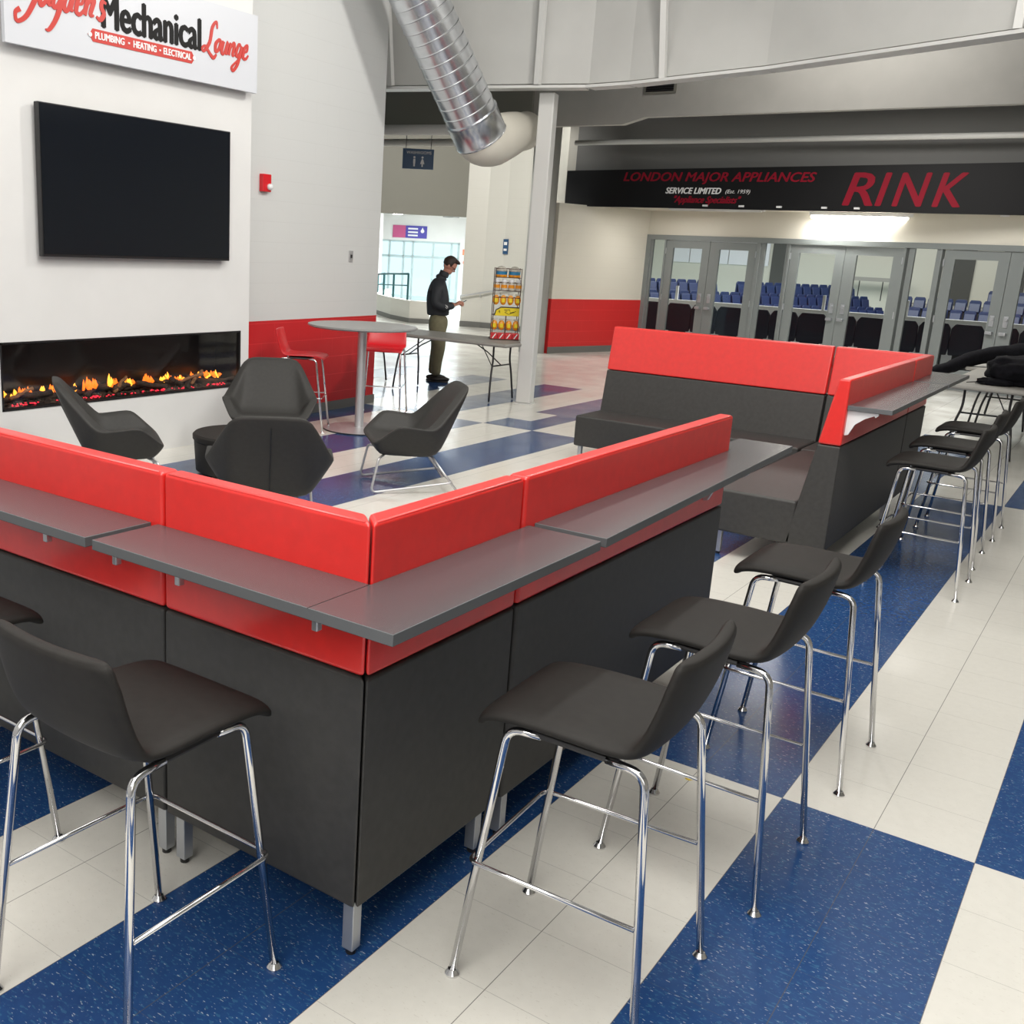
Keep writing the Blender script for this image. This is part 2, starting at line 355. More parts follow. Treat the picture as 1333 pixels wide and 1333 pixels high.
# fireplace breast with the firebox opening cut out
FX, FY0, FY1, FZ0, FZ1 = -6.08, .93, 3.43, .487, 1.0
mb = MB()
mb.bx((-6.6, -8, 0), (FX, FY0, 7)); mb.bx((-6.6, FY1, 0), (FX, 3.54, 7)); mb.bx((-6.6, FY0, 0), (FX, FY1, FZ0)); mb.bx((-6.6, FY0, FZ1), (FX, FY1, 7)); mb.bx((-6.6, FY0, FZ0), (-6.42, FY1, FZ1))
st(mb.build('wall_fireplace', 'white'))
# left hall wall (slightly skewed), its wainscot is paint on the block
W0, W1 = Vector((-6.50, 3.5, 0)), Vector((-6.65, 6.25, 0))
d = (W1-W0).normalized(); n = Vector((d.y, -d.x, 0)); 
lo = [W0, W1, W1+Vector((-9, -.9, 0)), W0+Vector((-9, 0, 0))]
st(MB().hexa(lo, [p+Vector((0, 0, 7)) for p in lo]).build('wall_left', 'hallw'))
lo = [W0+n*.012+d*.0, W1+n*.012+d*.01, W1, W0]
st(MB().hexa(lo, [p+Vector((0, 0, .10)) for p in lo]).build('baseboard_left', 'base'))
st(MB().bx((-32, -8.2, 0), (9, -8, 7)).build('wall_back', 'white'))
st(MB().bx((9, -8, 0), (9.2, 17, 7)).build('wall_right', 'cream'))
# roof over the hall
st(MB().bx((-7, -8.2, 6.8), (9.2, 8, 7)).build('ceiling', 'ceil'))
# curved steel beam and bulkhead
BL = [(-12.5, 5.9), (-8.9, 6.72), (-7.26, 7.09), (-5.45, 7.55), (-4.9, 7.70), (-4.4, 7.66), (-2.78, 7.22), (-.5, 6.25), (2.5, 5.0), (9, 2.2)]
def strip(name, m, pts, z0, z1, th, side=1):
    mb = MB()
    for i in range(len(pts)-1):
        a = Vector((*pts[i], 0)); b = Vector((*pts[i+1], 0)); dd = (b-a).normalized(); nn = Vector((-dd.y, dd.x, 0))*th*side
        lo = [a+Vector((0, 0, z0)), b+Vector((0, 0, z0)), b+nn+Vector((0, 0, z0)), a+nn+Vector((0, 0, z0))]
        mb.hexa(lo, [p+Vector((0, 0, z1-z0)) for p in lo])
    return mb.build(name, m)
st(strip('wall_bulkhead', 'bulk', BL, 3.69, 7, .1))
b = strip('trim_1', 'steel', [(x, y-.09) for x, y in BL], 3.635, 3.665, .22); st(b)
mb = MB()
for (x0, y0, z0), (x1, y1, z1) in (((-5.43, 7.47, 3.67), (-5.40, 7.40, 6.8)), ((-3.95, 7.50, 3.67), (-3.95, 6.9, 6.4)), ((-7.15, 7.0, 3.67), (-7.05, 6.5, 6.0)), ((-.55, 6.2, 3.67), (-.55, 6.05, 6.7))):
    o = MB().tube([(x0, y0, z0), (x1, y1, z1)], .045, 4).build('steel_strut', 'steel')
    tag(o, {-5.43: 'thin painted steel rib on the bulkhead directly above the white column', -3.95: 'slanted painted steel strut meeting the beam right of the white column', -7.15: 'slanted steel strut partly hidden behind the metal duct', -.55: 'steel strut above the beam at the upper right of the view'}[x0], 'strut')
lo = [Vector((-13.5, 8.9, 3.52)), Vector((-7.0, 10.15, 3.56)), Vector((-7.0, 10.30, 3.56)), Vector((-13.5, 9.05, 3.52))]
st(MB().hexa(lo, [p+Vector((0, 0, 2.1)) for p in lo]).build('wall_bulkhead_left', 'olive'))
# second bulkhead and what closes the space behind
mb = MB()
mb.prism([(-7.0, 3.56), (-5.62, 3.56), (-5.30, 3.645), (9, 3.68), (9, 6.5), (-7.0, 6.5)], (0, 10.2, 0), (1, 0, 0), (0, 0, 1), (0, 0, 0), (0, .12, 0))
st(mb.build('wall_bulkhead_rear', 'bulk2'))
st(MB().bx((-9.6, 10.3, 4.35), (9, 16.6, 4.5)).build('ceiling_rear', 'dark'))
st(MB().bx((-32, 7, 5.6), (9, 10.2, 5.7)).build('ceiling_middle', 'dark'))
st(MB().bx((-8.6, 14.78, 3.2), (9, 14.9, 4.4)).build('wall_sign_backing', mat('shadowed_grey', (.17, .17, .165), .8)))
# door wall
A0 = Vector((-7.61, 16.385, 0)); TD = Vector((.9785, -.2062, 0)); ND = Vector((-.2062, -.9785, 0))   # ND points to the viewer
def dp(u, off, z): return A0+TD*u+ND*off+Vector((0, 0, z))
def dbox(mb, u0, u1, z0, z1, o0, o1):
    lo = [dp(u0, o0, z0), dp(u1, o0, z0), dp(u1, o1, z0), dp(u0, o1, z0)]
    return mb.hexa(lo, [p+Vector((0, 0, z1-z0)) for p in lo])
mb = MB(); dbox(mb, -.13, 17, 2.27, 4.4, -.2, 0); dbox(mb, 9.55, 17, 0, 2.27, -.2, 0); st(mb.build('wall_rink', 'cream'))
L0 = Vector((-8.44, 13.96, 0)); L1 = A0+TD*(-.11); dl = (L1-L0).normalized(); nl = Vector((-dl.y, dl.x, 0))
lo = [L0, L1, L1+nl*.14, L0+nl*.14]
st(MB().hexa(lo, [p+Vector((0, 0, 2.72)) for p in lo]).build('wall_rink_side', 'rinkw'))
lo = [L0-dl*.01, L1, L1-nl*.012, L0-nl*.012-dl*.01]
st(MB().hexa(lo, [p+Vector((0, 0, .12)) for p in lo]).build('baseboard_rink', 'base'))
st(MB().add([(-9.0, 14.7, 2.725), (9, 14.7, 2.725), (9, 16.9, 2.725), (-9.0, 16.9, 2.725), (-9.0, 14.7, 2.8), (9, 14.7, 2.8), (9, 16.9, 2.8), (-9.0, 16.9, 2.8)], [(0, 1, 2, 3), (7, 6, 5, 4), (0, 4, 5, 1), (3, 2, 6, 7), (0, 3, 7, 4), (1, 5, 6, 2)]).build('ceiling_soffit', 'cream'))
# far left: curved wall, corridor bulkhead, lobby
CW = [(-12.98, 17.95), (-12.5, 18.12), (-12.0, 18.16), (-11.4, 18.05), (-10.8, 17.75), (-10.2, 17.2), (-9.6, 16.4), (-9.1, 15.4)]
st(strip('wall_curved', 'creamblk', CW, 0, 5.6, .2))
st(strip('baseboard_curved', 'base', [(x, y-.02) for x, y in CW], 0, .13, .015))
st(strip('wall_corridor_bulkhead', 'olive', [(-17.2, 14.0), (-12.98, 17.95)], 2.55, 5.6, .25))
lo = [Vector((-32, 6, 5.6)), Vector((-7, 6, 5.6)), Vector((-9, 16, 5.6)), Vector((-13, 20, 5.6))]
st(MB().hexa(lo, [p+Vector((0, 0, .1)) for p in lo]).build('ceiling_corridor', 'dark'))
# lobby shell: back wall with tall windows, 35 m off
LB = Vector((-18.8, 25.6, 0)); LT = Vector((.826, .563, 0)); LN = Vector((.563, -.826, 0))
def lp(a, o, z): return LB+LT*a+LN*o+Vector((0, 0, z))
def lbox(mb, a0, a1, z0, z1, o0=0, o1=.12):
    lo = [lp(a0, o0, z0), lp(a1, o0, z0), lp(a1, o1, z0), lp(a0, o1, z0)]; return mb.hexa(lo, [p+Vector((0, 0, z1-z0)) for p in lo])
mb = MB(); lbox(mb, -9, 4, 2.0, 3.4); lbox(mb, .62, 4, 0, 2.0); lbox(mb, -9, -2.6, 0, 2.0); st(mb.build('wall_lobby', 'white'))
lo = [lp(-9, 0, 3.25), lp(4, 0, 3.25), lp(4, 9.5, 3.25), lp(-9, 9.5, 3.25)]
st(MB().hexa(lo, [p+Vector((0, 0, .1)) for p in lo]).build('ceiling_lobby', 'ceil'))
mb = MB(); lbox(mb, -9, -8.8, 0, 3.4, 0, 14); lbox(mb, 4, 4.2, 0, 3.4, 0, 7.6); st(mb.build('wall_lobby_side', 'white'))
win = thing('window_1', None, None); st(win); del_ = None
mb = MB()
for a in (-2.6, -1.72, -1.25, -.95, -.28, .32, .55): lbox(mb, a, a+.07, 0, 2.0, 0, .1)
lbox(mb, -2.6, .62, 1.45, 1.53, 0, .1); lbox(mb, -2.6, .62, 1.94, 2.0, 0, .1); lbox(mb, -2.6, .62, 0, .08, 0, .1)
mb.build('window_frame', 'alum', win)
mb = MB(); lbox(mb, -2.6, .62, 0, 2.0, .04, .05); mb.build('window_pane', 'glass', win)
# arena shell beyond the doors
mb = MB(); mb.bx((-24, 49, -4), (14, 49.3, 9)); mb.hexa([Vector((-9.3, 17, -4)), Vector((-9.1, 17, -4)), Vector((-23.8, 49, -4)), Vector((-24.0, 49, -4))], [Vector((-9.3, 17, 9)), Vector((-9.1, 17, 9)), Vector((-23.8, 49, 9)), Vector((-24.0, 49, 9))]); mb.bx((14, 16, -4), (14.3, 49, 9)); st(mb.build('wall_arena', 'arena'))
lo = [Vector((-9.3, 17, 8.8)), Vector((14, 17, 8.8)), Vector((14, 49.2, 8.8)), Vector((-24, 49.2, 8.8))]
st(MB().hexa(lo, [p+Vector((0, 0, .2)) for p in lo]).build('ceiling_arena', 'dark'))
st(MB().bx((-9.3, 16.9, 4.4), (14, 17.1, 9)).build('wall_arena_front', 'arena'))
st(MB().add([(-9.2, 16.9, -.02), (14, 12.2, -.02), (14, 20, -.02), (-10.6, 20, -.02), (-10.6, 20, -1.3), (14, 20, -1.3), (14, 25, -1.3), (-12.9, 25, -1.3)], [(0, 1, 2, 3), (3, 2, 5, 4), (4, 5, 6, 7)]).build('floor_arena', 'concrete'))

# ================================================================== DOORS AND SIDELIGHTS
def glazed(name, u0, u1, z0=.02, z1=2.18, sl=.16, sr=.16, gz0=.33, gz1=2.04, handle=None, hinge=None):
    root = bpy.data.objects.new(name, None); COL.objects.link(root); st(root)
    mb = MB(); dbox(mb, u0, u0+sl, z0, z1, -.045, .0); dbox(mb, u1-sr, u1, z0, z1, -.045, .0)
    dbox(mb, u0+sl, u1-sr, z0, gz0, -.045, .0); dbox(mb, u0+sl, u1-sr, gz1, z1, -.045, .0); mb.build('door_leaf' if name.startswith('door') else 'window_frame', 'grey', root)
    mb = MB(); dbox(mb, u0+sl, u1-sr, gz0, gz1, -.026, -.02); mb.build('glass_pane', 'glass', root)
    if handle is not None:
        mb = MB(); dbox(mb, handle-.035, handle+.035, 1.05, 1.22, .0, .012)
        mb.lathe([(.0, 0), (.03, 0), (.03, .02), (0, .02)], dp(handle, .012, 1.17), 12, Vector((0, 0, 1)).rotation_difference(ND).to_matrix())
        dbox(mb, handle-.05, handle+.05, .93, .975, .0, .07)
        mb.build('door_handle', 'satin', root, bevel=.004)
    if hinge is not None:
        for z in (.28, 1.1, 1.98):
            mb = MB(); dbox(mb, hinge-.012, hinge+.012, z-.055, z+.055, .0, .014); mb.build('hinge', 'satin', root)
    return root
k = 1
for (a, mm, b_) in ((.335, 1.295, 2.255), (2.915, 3.895, 4.87), (5.51, 6.465, 7.42)):
    glazed('door_%d' % k, a, mm-.004, handle=mm-.10, hinge=a); k += 1
    glazed('door_%d' % k, mm+.004, b_, handle=mm+.10, hinge=b_, sl=.20); k += 1
for i, (a, b_) in enumerate(((-.02, .30), (2.33, 2.87), (4.95, 5.43), (7.5, 7.9))):
    glazed('window_%d' % (i+2), a, b_, sl=.05 if i == 0 else .09, sr=.0 if i == 0 else .05, gz1=2.185, z1=2.20)
mb = MB(); dbox(mb, -.13, 9.55, 2.185, 2.275, -.1, .03); dbox(mb, -.13, -.02, 0, 2.19, -.1, .03)
for a in (.30, 2.26, 2.87, 4.875, 5.435, 7.425): dbox(mb, a, a+.035 if a != 2.26 else 2.33, 0, 2.19, -.1, .02)
dbox(mb, 7.9, 9.55, 0, 2.19, -.1, .02)
st(mb.build('trim_2', 'grey', bevel=.004))

# ================================================================== RINK SIGN
s = thing('rink_sign', 'long black fascia sign above the grey glass doors reading RINK in red letters', 'sign', (-8.7, 14.65, 2.7))
mb = MB(); mb.prism([(0, 0), (11.5, 0), (11.5, .80), (0, .63)], (0, 0, 0), (1, 0, 0), (0, 0, 1), (0, 0, 0), (0, .1, 0)); mb.build('sign_panel', 'signk', s)
def rs(name, body, m, x0, x1, z0, z1, **k): return text(name, body, m, (x0+8.7, -.002, z0-2.7), (1, 0, 0), (0, 0, 1), x1-x0, z1-z0, s, **k)
for ch, x0, x1 in (('R', -3.73, -3.29), ('I', -3.24, -3.07), ('N', -2.99, -2.50), ('K', -2.42, -2.0)):
    rs('lettering', ch, 'rinkred', x0, x1, 2.80, 3.29, shear=.22, fat=.012)
rs('lettering', 'LONDON MAJOR APPLIANCES', 'rinkred', -7.55, -4.20, 3.105, 3.30, shear=.25, fat=.006)
rs('lettering', 'SERVICE LIMITED', 'lwhite', -6.73, -5.74, 2.945, 3.045, shear=.25, fat=.005)
rs('lettering', '(Est. 1959)', 'lwhite', -5.66, -5.24, 2.94, 3.02, shear=.25)
rs('lettering', '"Appliance Specialists"', 'rinkred', -6.56, -5.38, 2.76, 2.91, shear=.45, fat=.006)
for i, x in enumerate((-5.98, -5.35, -4.72, -4.0, -3.5)):
    o = MB().bx((x-.04, 14.6, 2.735), (x+.04, 14.65, 2.765)).build('sign_clip', 'wbracket'); o.parent = s; o.location = Vector((0, 0, 0))-Vector(s.location)
# lights under the sign
t = thing('strip_light', 'bright fluorescent strip light under the black fascia below the letters RINK', 'ceiling light', (-3.6, 15.45, 2.66))
MB().box((0, 0, .035), (1.66, .16, .06)).build('housing', 'wbracket', t, bevel=.01); MB().box((0, 0, -.02), (1.6, .13, .055)).build('diffuser', 'lamp', t, bevel=.02)
t = thing('downlight', 'small round glowing ceiling light right of the strip light', 'ceiling light', (-1.45, 15.2, 2.69), 0)
MB().lathe([(0, .035), (.13, .035), (.13, .0), (.11, 0), (0, 0)], n=20).build('housing', 'wbracket', t); MB().lathe([(0, 0), (.105, 0), (.09, -.03), (0, -.035)], n=20).build('diffuser', 'lamp', t, smooth=True)
t = thing('linear_fixture', 'unlit slim white light fixture under the left half of the black fascia', 'ceiling light', (-5.9, 14.95, 2.69))
MB().box((0, 0, .015), (1.7, .1, .04)).build('housing', 'wbracket', t, bevel=.005); MB().box((0, 0, -.012), (1.6, .07, .014)).build('diffuser', 'white', t)
# pipes
def pipe(name, pts, r, label, m='steel', **k): return tag(MB().tube(pts, r, 12).build(name, m, smooth=True), label, 'pipe', **k)
pipe('ceiling_pipe', [(-8.4, 14.3, 3.78), (9, 14.3, 3.78)], .045, 'long white pipe running just above the black rink fascia')
pipe('ceiling_pipe', [(-13.5, 8.75, 3.50), (-7.25, 9.95, 3.50)], .075, 'thicker white pipe under the dark ceiling left of the duct, upper of the pair')
pipe('ceiling_pipe', [(-14.5, 10.6, 3.50), (-9.0, 11.75, 3.54)], .06, 'thinner white pipe behind the duct, lower of the pair')
# vent
t = thing('air_vent', 'small dark louvred air vent on the wall band above the rink fascia', 'vent', (-5.12, 10.19, 4.02))
MB().box((0, 0, 0), (.44, .02, .18)).build('frame', 'olive', t)
MB().box((0, -.011, 0), (.38, .01, .13)).build('backing', 'signk', t)
for i in range(5): MB().box((0, -.018, -.05+i*.025), (.38, .012, .006), Matrix.Rotation(.5, 3, 'X')).build('slat', 'blackm', t)

# ================================================================== COLUMNS, DUCT
ca, cb = Vector((-5.525, 7.70, 0)), Vector((-5.345, 7.74, 0)); cx = (cb-ca); cy = Vector((-cx.y, cx.x, 0))
t = thing('steel_column', 'white square steel column standing in front of the snack table', 'column', tuple((ca+cb)/2+cy*.5), math.atan2(cx.y, cx.x))
L = cx.length
MB().box((0, 0, 1.817), (L, L, 3.61)).build('shaft', 'steel', t, bevel=.015, seg=3)
MB().box((0, 0, .006), (L+.03, L+.03, .012)).build('base_plate', 'steel', t)
t = MB().lathe([(0, 0), (.24, 0), (.24, 4.2), (0, 4.2)], (-8.72, 13.85, 0), 28).build('round_column', mat('column_grey', (.30, .30, .28), .5), smooth='auto'); tag(t, 'round grey column behind the white square column, at the end of the cream wall', 'column')
# spiral duct
P0 = Vector((-5.96, 5.80, 4.31)); P1 = Vector((-5.74, 6.80, 3.08)); dd = (P0-P1).normalized()
t = thing('spiral_duct', 'large shiny metal spiral duct coming down from the ceiling', 'duct', tuple(P1))
q = Vector((0, 0, 1)).rotation_difference(dd).to_matrix(); rr = .285; prof = []; z = .22
while z < 4.85:
    prof += [(rr, z), (rr, z+.105), (rr+.006, z+.112), (rr+.006, z+.118)]; z += .125
mb = MB(); mb.lathe([(0, .22)]+prof+[(0, z)], (0, 0, 0), 40, q); mb.build('duct_body', 'galv', t, smooth='auto')
mb = MB(); mb.lathe([(0, -.06), (rr+.012, -.06), (rr+.018, -.045), (rr+.012, -.03), (rr+.012, .20), (rr+.02, .21), (rr+.02, .235), (0, .235)], (0, 0, 0), 40, q); mb.build('collar', 'galv', t, smooth='auto')
mb = MB()
path = [Vector(p)-P1 for p in ((-5.74, 6.80, 3.08), (-5.73, 6.86, 3.03), (-5.735, 7.02, 3.03), (-5.76, 7.30, 3.09), (-5.86, 7.75, 3.19), (-6.06, 8.3, 3.27), (-6.40, 8.95, 3.36), (-8.5, 12.2, 3.72), (-10.4, 14.9, 3.98))]
pp = cr(path, 5); mb.tube(pp, [rr*(1 if k < 12 else 1-.02*min(k-12, 10)) for k in range(len(pp))], 28); mb.build('painted_elbow', 'cream', t, smooth=True)

# ================================================================== WALL ITEMS
def wl(y, off, z): # point on left wall
    k = (y-W0.y)/(W1.y-W0.y); return W0.lerp(W1, k)+n*off+Vector((0, 0, z))
n = Vector((d.y, -d.x, 0)); az = math.atan2(n.y, n.x)
t = thing('fire_alarm', 'red fire alarm strobe on the white block wall right of the television', 'alarm', tuple(wl(4.19, 0, 2.36)), az)
MB().box((.025, 0, 0), (.05, .125, .165)).build('body', 'redp', t, bevel=.006)
MB().ball((.06, .03, -.035), (.03, .035, .03), 8).build('strobe_lens', 'wbracket', t, smooth=True)
t = thing('wall_switch', 'small grey metal switch plate on the white block wall', 'switch', tuple(wl(5.69, 0, 1.69)), az)
MB().box((.005, 0, 0), (.01, .075, .12)).build('plate', 'brushed', t, bevel=.003); MB().box((.014, 0, 0), (.01, .02, .035)).build('toggle', 'black', t)
t = thing('wall_plaque', 'small dark grey plaque on the curved cream wall behind the snack rack', 'sign', (-11.95, 18.12, 1.92))
MB().box((0, 0, 0), (.13, .02, .34)).build('plate', 'bluesign', t); MB().box((0, -.012, .07), (.08, .01, .07)).build('symbol', 'lwhite', t); MB().box((0, -.012, -.07), (.08, .01, .05)).build('symbol', 'lwhite', t)
t = thing('washroom_sign', 'blue washrooms sign with two white figures hanging behind the duct end', 'sign', (-9.36, 10.75, 3.19), math.atan2(.585, .81))
MB().box((0, 0, 0), (.50, .03, .31)).build('panel', 'bluesign', t, bevel=.004)
text('lettering', 'WASHROOMS', 'lwhite', (-.19, -.016, .075), (1, 0, 0), (0, 0, 1), .40, .045, t, ext=.003)
for x in (-.06, .07):
    mb = MB(); mb.ball((x, -.018, .025), (.018, .006, .018), 6)
    if x < 0: mb.box((x, -.018, -.035), (.034, .006, .07)); mb.box((x, -.018, -.09), (.026, .006, .05))
    else: mb.prism([(-.012, .0), (.012, .0), (.034, -.075), (-.034, -.075)], (x, -.018, 0), (1, 0, 0), (0, 0, 1), (0, 0, 0), (0, .006, 0)); mb.box((x, -.018, -.095), (.022, .006, .045))
    mb.build('figure', 'lwhite', t)
for x in (-.2, .2): MB().tube([(x, 0, .15), (x, 0, 2.41)], .006, 6).build('hanger', 'blackm', t)

# television
t = thing('television', 'large flat black television on the white wall above the fireplace', 'television', (FX, 2.24, 2.17))
MB().box((.055, 0, 0), (.05, 1.93, 1.085)).build('bezel', 'black', t, bevel=.006)
MB().box((.0815, 0, .006), (.004, 1.905, 1.055)).build('screen', 'screen', t)
MB().box((.015, 0, 0), (.03, .6, .4)).build('wall_mount', 'blackm', t)
# lounge sign
SX = FX+.10
t = thing('lounge_sign', 'white wall sign reading Jayden\'s Mechanical Lounge above the television', 'sign', (SX, 1.0, 3.06))
MB().bx((-.035, .02, 0), (0, 2.50, .625)).build('sign_panel', 'signw', t)
for y in (.3, 2.2):
    MB().bx((-.10, y, .1), (-.035, y+.05, .5)).build('standoff', 'silver', t)
Yv, Zv = (0, 1, 0), (0, 0, 1)
text('lettering', 'Mechanical', 'lblack', (0, .845, .238), Yv, Zv, .985, .235, t, fat=.011)
# script words drawn as brush strokes
def script(strokes, O, sx, sz, wd):
    mb = MB()
    for stx in strokes:
        pts = [(x*sx+y*sz*.30, y*sz) for x, y in stx[0]]; ribbon(mb, pts, [wd*k for k in stx[1]], O, Yv, Zv)
    mb.build('script_lettering', 'lred', t)
E1 = [.5, 1.3, .5]
jay = [([(1.0, 1.7), (.4, 1.9), (.1, 1.6), (.5, 1.3), (1.15, 1.75), (.95, .6), (.5, -.55), (-.1, -.9), (-.35, -.55), (-.1, -.35)], [.5, .9, .8, 1.3, 1.3, 1, .8, 1.2]),
       ([(1.75, .8), (1.4, .95), (1.15, .4), (1.3, .02), (1.6, .25), (1.8, .85), (1.8, .2), (2.05, .1)], [.6, 1.1, 1.2, .8, 1.2, .6]),
       ([(2.1, .85), (2.15, .2), (2.45, .1), (2.75, .8), (2.65, -.3), (2.3, -.95), (2.0, -1.0)], [1.1, 1.2, .7, 1.3, 1, .4]),
       ([(3.45, .75), (3.1, .9), (2.95, .35), (3.15, .02), (3.4, .25), (3.65, 1.8), (3.5, .3), (3.75, .08)], [.6, 1.1, 1.2, .8, 1.3, 1.2, .6]),
       ([(3.95, .45), (4.3, .55), (4.25, .9), (3.95, .75), (3.95, .15), (4.3, .02), (4.55, .3)], [.6, .8, 1, 1.2, 1, .5]),
       ([(4.65, .85), (4.65, .05)], [1.2, 1.2]), ([(4.7, .5), (5.0, .9), (5.15, .75), (5.1, .15), (5.4, .1)], [.6, .9, 1.3, 1.1, .5]),
       ([(5.6, 1.65), (5.5, 1.25)], [1.3, .6]), ([(6.15, .8), (5.8, .85), (5.85, .55), (6.15, .3), (5.95, .0), (5.6, .1)], [.6, 1, 1.2, 1.2, .6])]
script(jay, (0, .17, .285), .110, .150, .030)
lou = [([(1.0, 1.5), (.75, 1.9), (.45, 1.5), (.5, .6), (.1, .0), (-.2, .12), (.1, .3), (.7, -.05), (1.25, -.3), (1.5, -.05)], [.6, .9, 1.2, 1.2, .8, .8, 1, 1.2, .6]),
       ([(1.5, .9), (1.2, .6), (1.35, .12), (1.65, .3), (1.7, .75), (1.5, .9), (1.85, .75)], [1, 1.2, 1, 1.1, .8, .5]),
       ([(2.0, .85), (2.0, .2), (2.3, .1), (2.5, .85), (2.5, .2), (2.7, .12)], [1.1, 1.2, .7, 1.2, 1.1, .5]),
       ([(2.85, .85), (2.85, .1)], [1.1, 1.1]), ([(2.9, .5), (3.15, .9), (3.3, .7), (3.3, .15), (3.55, .15)], [.6, .9, 1.2, 1, .5]),
       ([(4.1, .75), (3.8, .9), (3.65, .4), (3.85, .1), (4.1, .4), (4.15, .8), (4.1, -.3), (3.75, -.8), (3.5, -.6), (3.9, -.2), (4.35, .15)], [.6, 1, 1.2, .8, 1.1, 1.2, 1, .9, .6, .5]),
       ([(4.5, .45), (4.85, .6), (4.75, .95), (4.5, .7), (4.55, .15), (4.9, .1), (5.1, .35)], [.6, .8, 1, 1.2, 1, .5])]
script(lou, (0, 1.86, .245), .100, .128, .025)
# red tag with white words
pl = MB().prism([(.02, 0), (1.0, 0), (1.02, .03), (1.045, .045), (1.02, .06), (1.0, .09), (.02, .09), (0, .06), (-.025, .045), (0, .03)], (0, .735, .125), Yv, Zv, (0, 0, 0), (.004, 0, 0)).build('tag_plate', 'lred', t)
text('lettering', 'PLUMBING', 'lwhite', (.004, .775, .148), Yv, Zv, .27, .048, t, ext=.003, fat=.0022)
text('lettering', 'HEATING', 'lwhite', (.004, 1.135, .148), Yv, Zv, .225, .048, t, ext=.003, fat=.0022)
text('lettering', 'ELECTRICAL', 'lwhite', (.004, 1.435, .148), Yv, Zv, .29, .048, t, ext=.003, fat=.0022)
for y in (1.09, 1.398): MB().box((.006, y, .17), (.004, .016, .012)).build('dash', 'lwhite', t)
for y in (.73, 1.76): MB().lathe([(0, 0), (.016, 0), (.016, .004), (0, .004)], (.004, y, .17), 12, Vector((0, 0, 1)).rotation_difference(Vector((1, 0, 0))).to_matrix()).build('rivet', 'lwhite', t)

# fireplace
t = thing('electric_fireplace', 'long black electric fireplace with glowing logs, recessed in the white wall', 'fireplace', (FX, 2.18, FZ0))
hw = (FY1-FY0)/2; H_ = FZ1-FZ0
mb = MB(); mb.bx((-.33, -hw+.005, .005), (-.31, hw-.005, H_-.005)); mb.bx((-.33, -hw+.005, .005), (-.012, hw-.005, .02)); mb.bx((-.33, -hw+.005, H_-.02), (-.012, hw-.005, H_-.005)); mb.bx((-.33, -hw+.005, .005), (-.012, -hw+.02, H_-.005)); mb.bx((-.33, hw-.02, .005), (-.012, hw-.005, H_-.005))
mb.build('firebox', 'firebox', t)
mb = MB(); mb.bx((-.02, -hw, 0), (.006, hw, .014)); mb.bx((-.02, -hw, H_-.014), (.006, hw, H_)); mb.bx((-.02, -hw, 0), (.006, -hw+.014, H_)); mb.bx((-.02, hw-.014, 0), (.006, hw, H_)); mb.build('frame', 'black', t)
MB().bx((-.016, -hw+.014, .014), (-.012, hw-.014, H_-.014)).build('glass_front', 'smoke', t)
rnd = random.Random(3)
eb = MB()
for i in range(420):
    y = rnd.uniform(-hw+.04, hw-.04); x = rnd.uniform(-.28, -.03); r = rnd.uniform(.006, .016)
    eb.box((x, y, .02+r*.5), (r*2, r*2, r*1.4), Matrix.Rotation(rnd.random()*3, 3, 'Z') @ Matrix.Rotation(rnd.random()*3, 3, 'X'))
tag(eb.build('ember_bed', 'log', t), kind='stuff')
eb = MB()
for i in range(110):
    y = rnd.uniform(-hw+.05, hw-.05); y += .06*math.sin(y*9); eb.ball((rnd.uniform(-.06, -.025), y, rnd.uniform(.025, .04)), (.006, rnd.uniform(.006, .014), .005), 4)
tag(eb.build('glowing_embers', 'ember', t), kind='stuff')
def logm(c, L_, r, az_, el):
    q = Matrix.Rotation(az_, 3, 'Z') @ Matrix.Rotation(el, 3, 'X'); pts = []; rs_ = []
    for i in range(9):
        k = i/8; pts.append(Vector(c)+q @ Vector((rnd.uniform(-.006, .006), (k-.5)*L_, rnd.uniform(-.005, .005)))); rs_.append(r*(.8+.35*rnd.random()))
    return MB().tube(pts, rs_, 8)
for i in range(17):
    y = -hw+.1+i*(2*hw-.2)/16
    logm((rnd.uniform(-.20, -.10), y, rnd.uniform(.045, .085)), rnd.uniform(.18, .34), rnd.uniform(.018, .03), rnd.uniform(-.7, .7), rnd.uniform(-.3, .3)).build('log', 'log', t, smooth=True)
for (y, a, e) in ((.82, .4, .35), (.74, -.3, .25), (-.05, .5, .4), (-1.0, .3, .2)):
    logm((-.12, y, .10), .26, .016, a, e).build('log', 'logpale', t, smooth=True)
fl = [(-1.22, .5), (-1.15, .9), (-.98, 1.0), (-.92, .7), (-.80, .6), (-.72, .9), (-.60, .45), (-.48, .7), (-.38, 1.3), (-.30, 1.1), (-.12, 1.25), (-.05, .6), (.02, .8), (.07, 1.0), (.24, .9), (.30, .7), (.48, .95), (.53, .8), (.60, .6), (.66, .5), (.75, .9), (.85, .5), (.88, .6), (.96, .7), (1.05, .6), (1.10, .7), (-.66, .8), (.12, .5), (-1.05, .6), (-1.19, .7), (-.94, .8), (-.68, .6), (-.33, 1.0), (-.09, .8), (.05, .7), (.28, .6), (.50, .8), (.45, .5), (.63, .5), (.78, .7), (.98, .5), (1.13, .5)]
for i, (y, h) in enumerate(fl):
    mb = MB()
    for k in range(4):
        yy = y+rnd.uniform(-.028, .028); hh = .075*h*rnd.uniform(.5, 1.15); b0 = rnd.uniform(.07, .10)
        mb.tube([(-.15, yy, b0), (-.15, yy+.003, b0+hh*.3), (-.15, yy+rnd.uniform(-.006, .006), b0+hh*.7), (-.15, yy, b0+hh)], [.008, .014*rnd.uniform(.7, 1.4), .008, .001], 7)
    mb.build('flame', 'flame2' if i % 3 == 1 else 'flame', t, smooth=True)

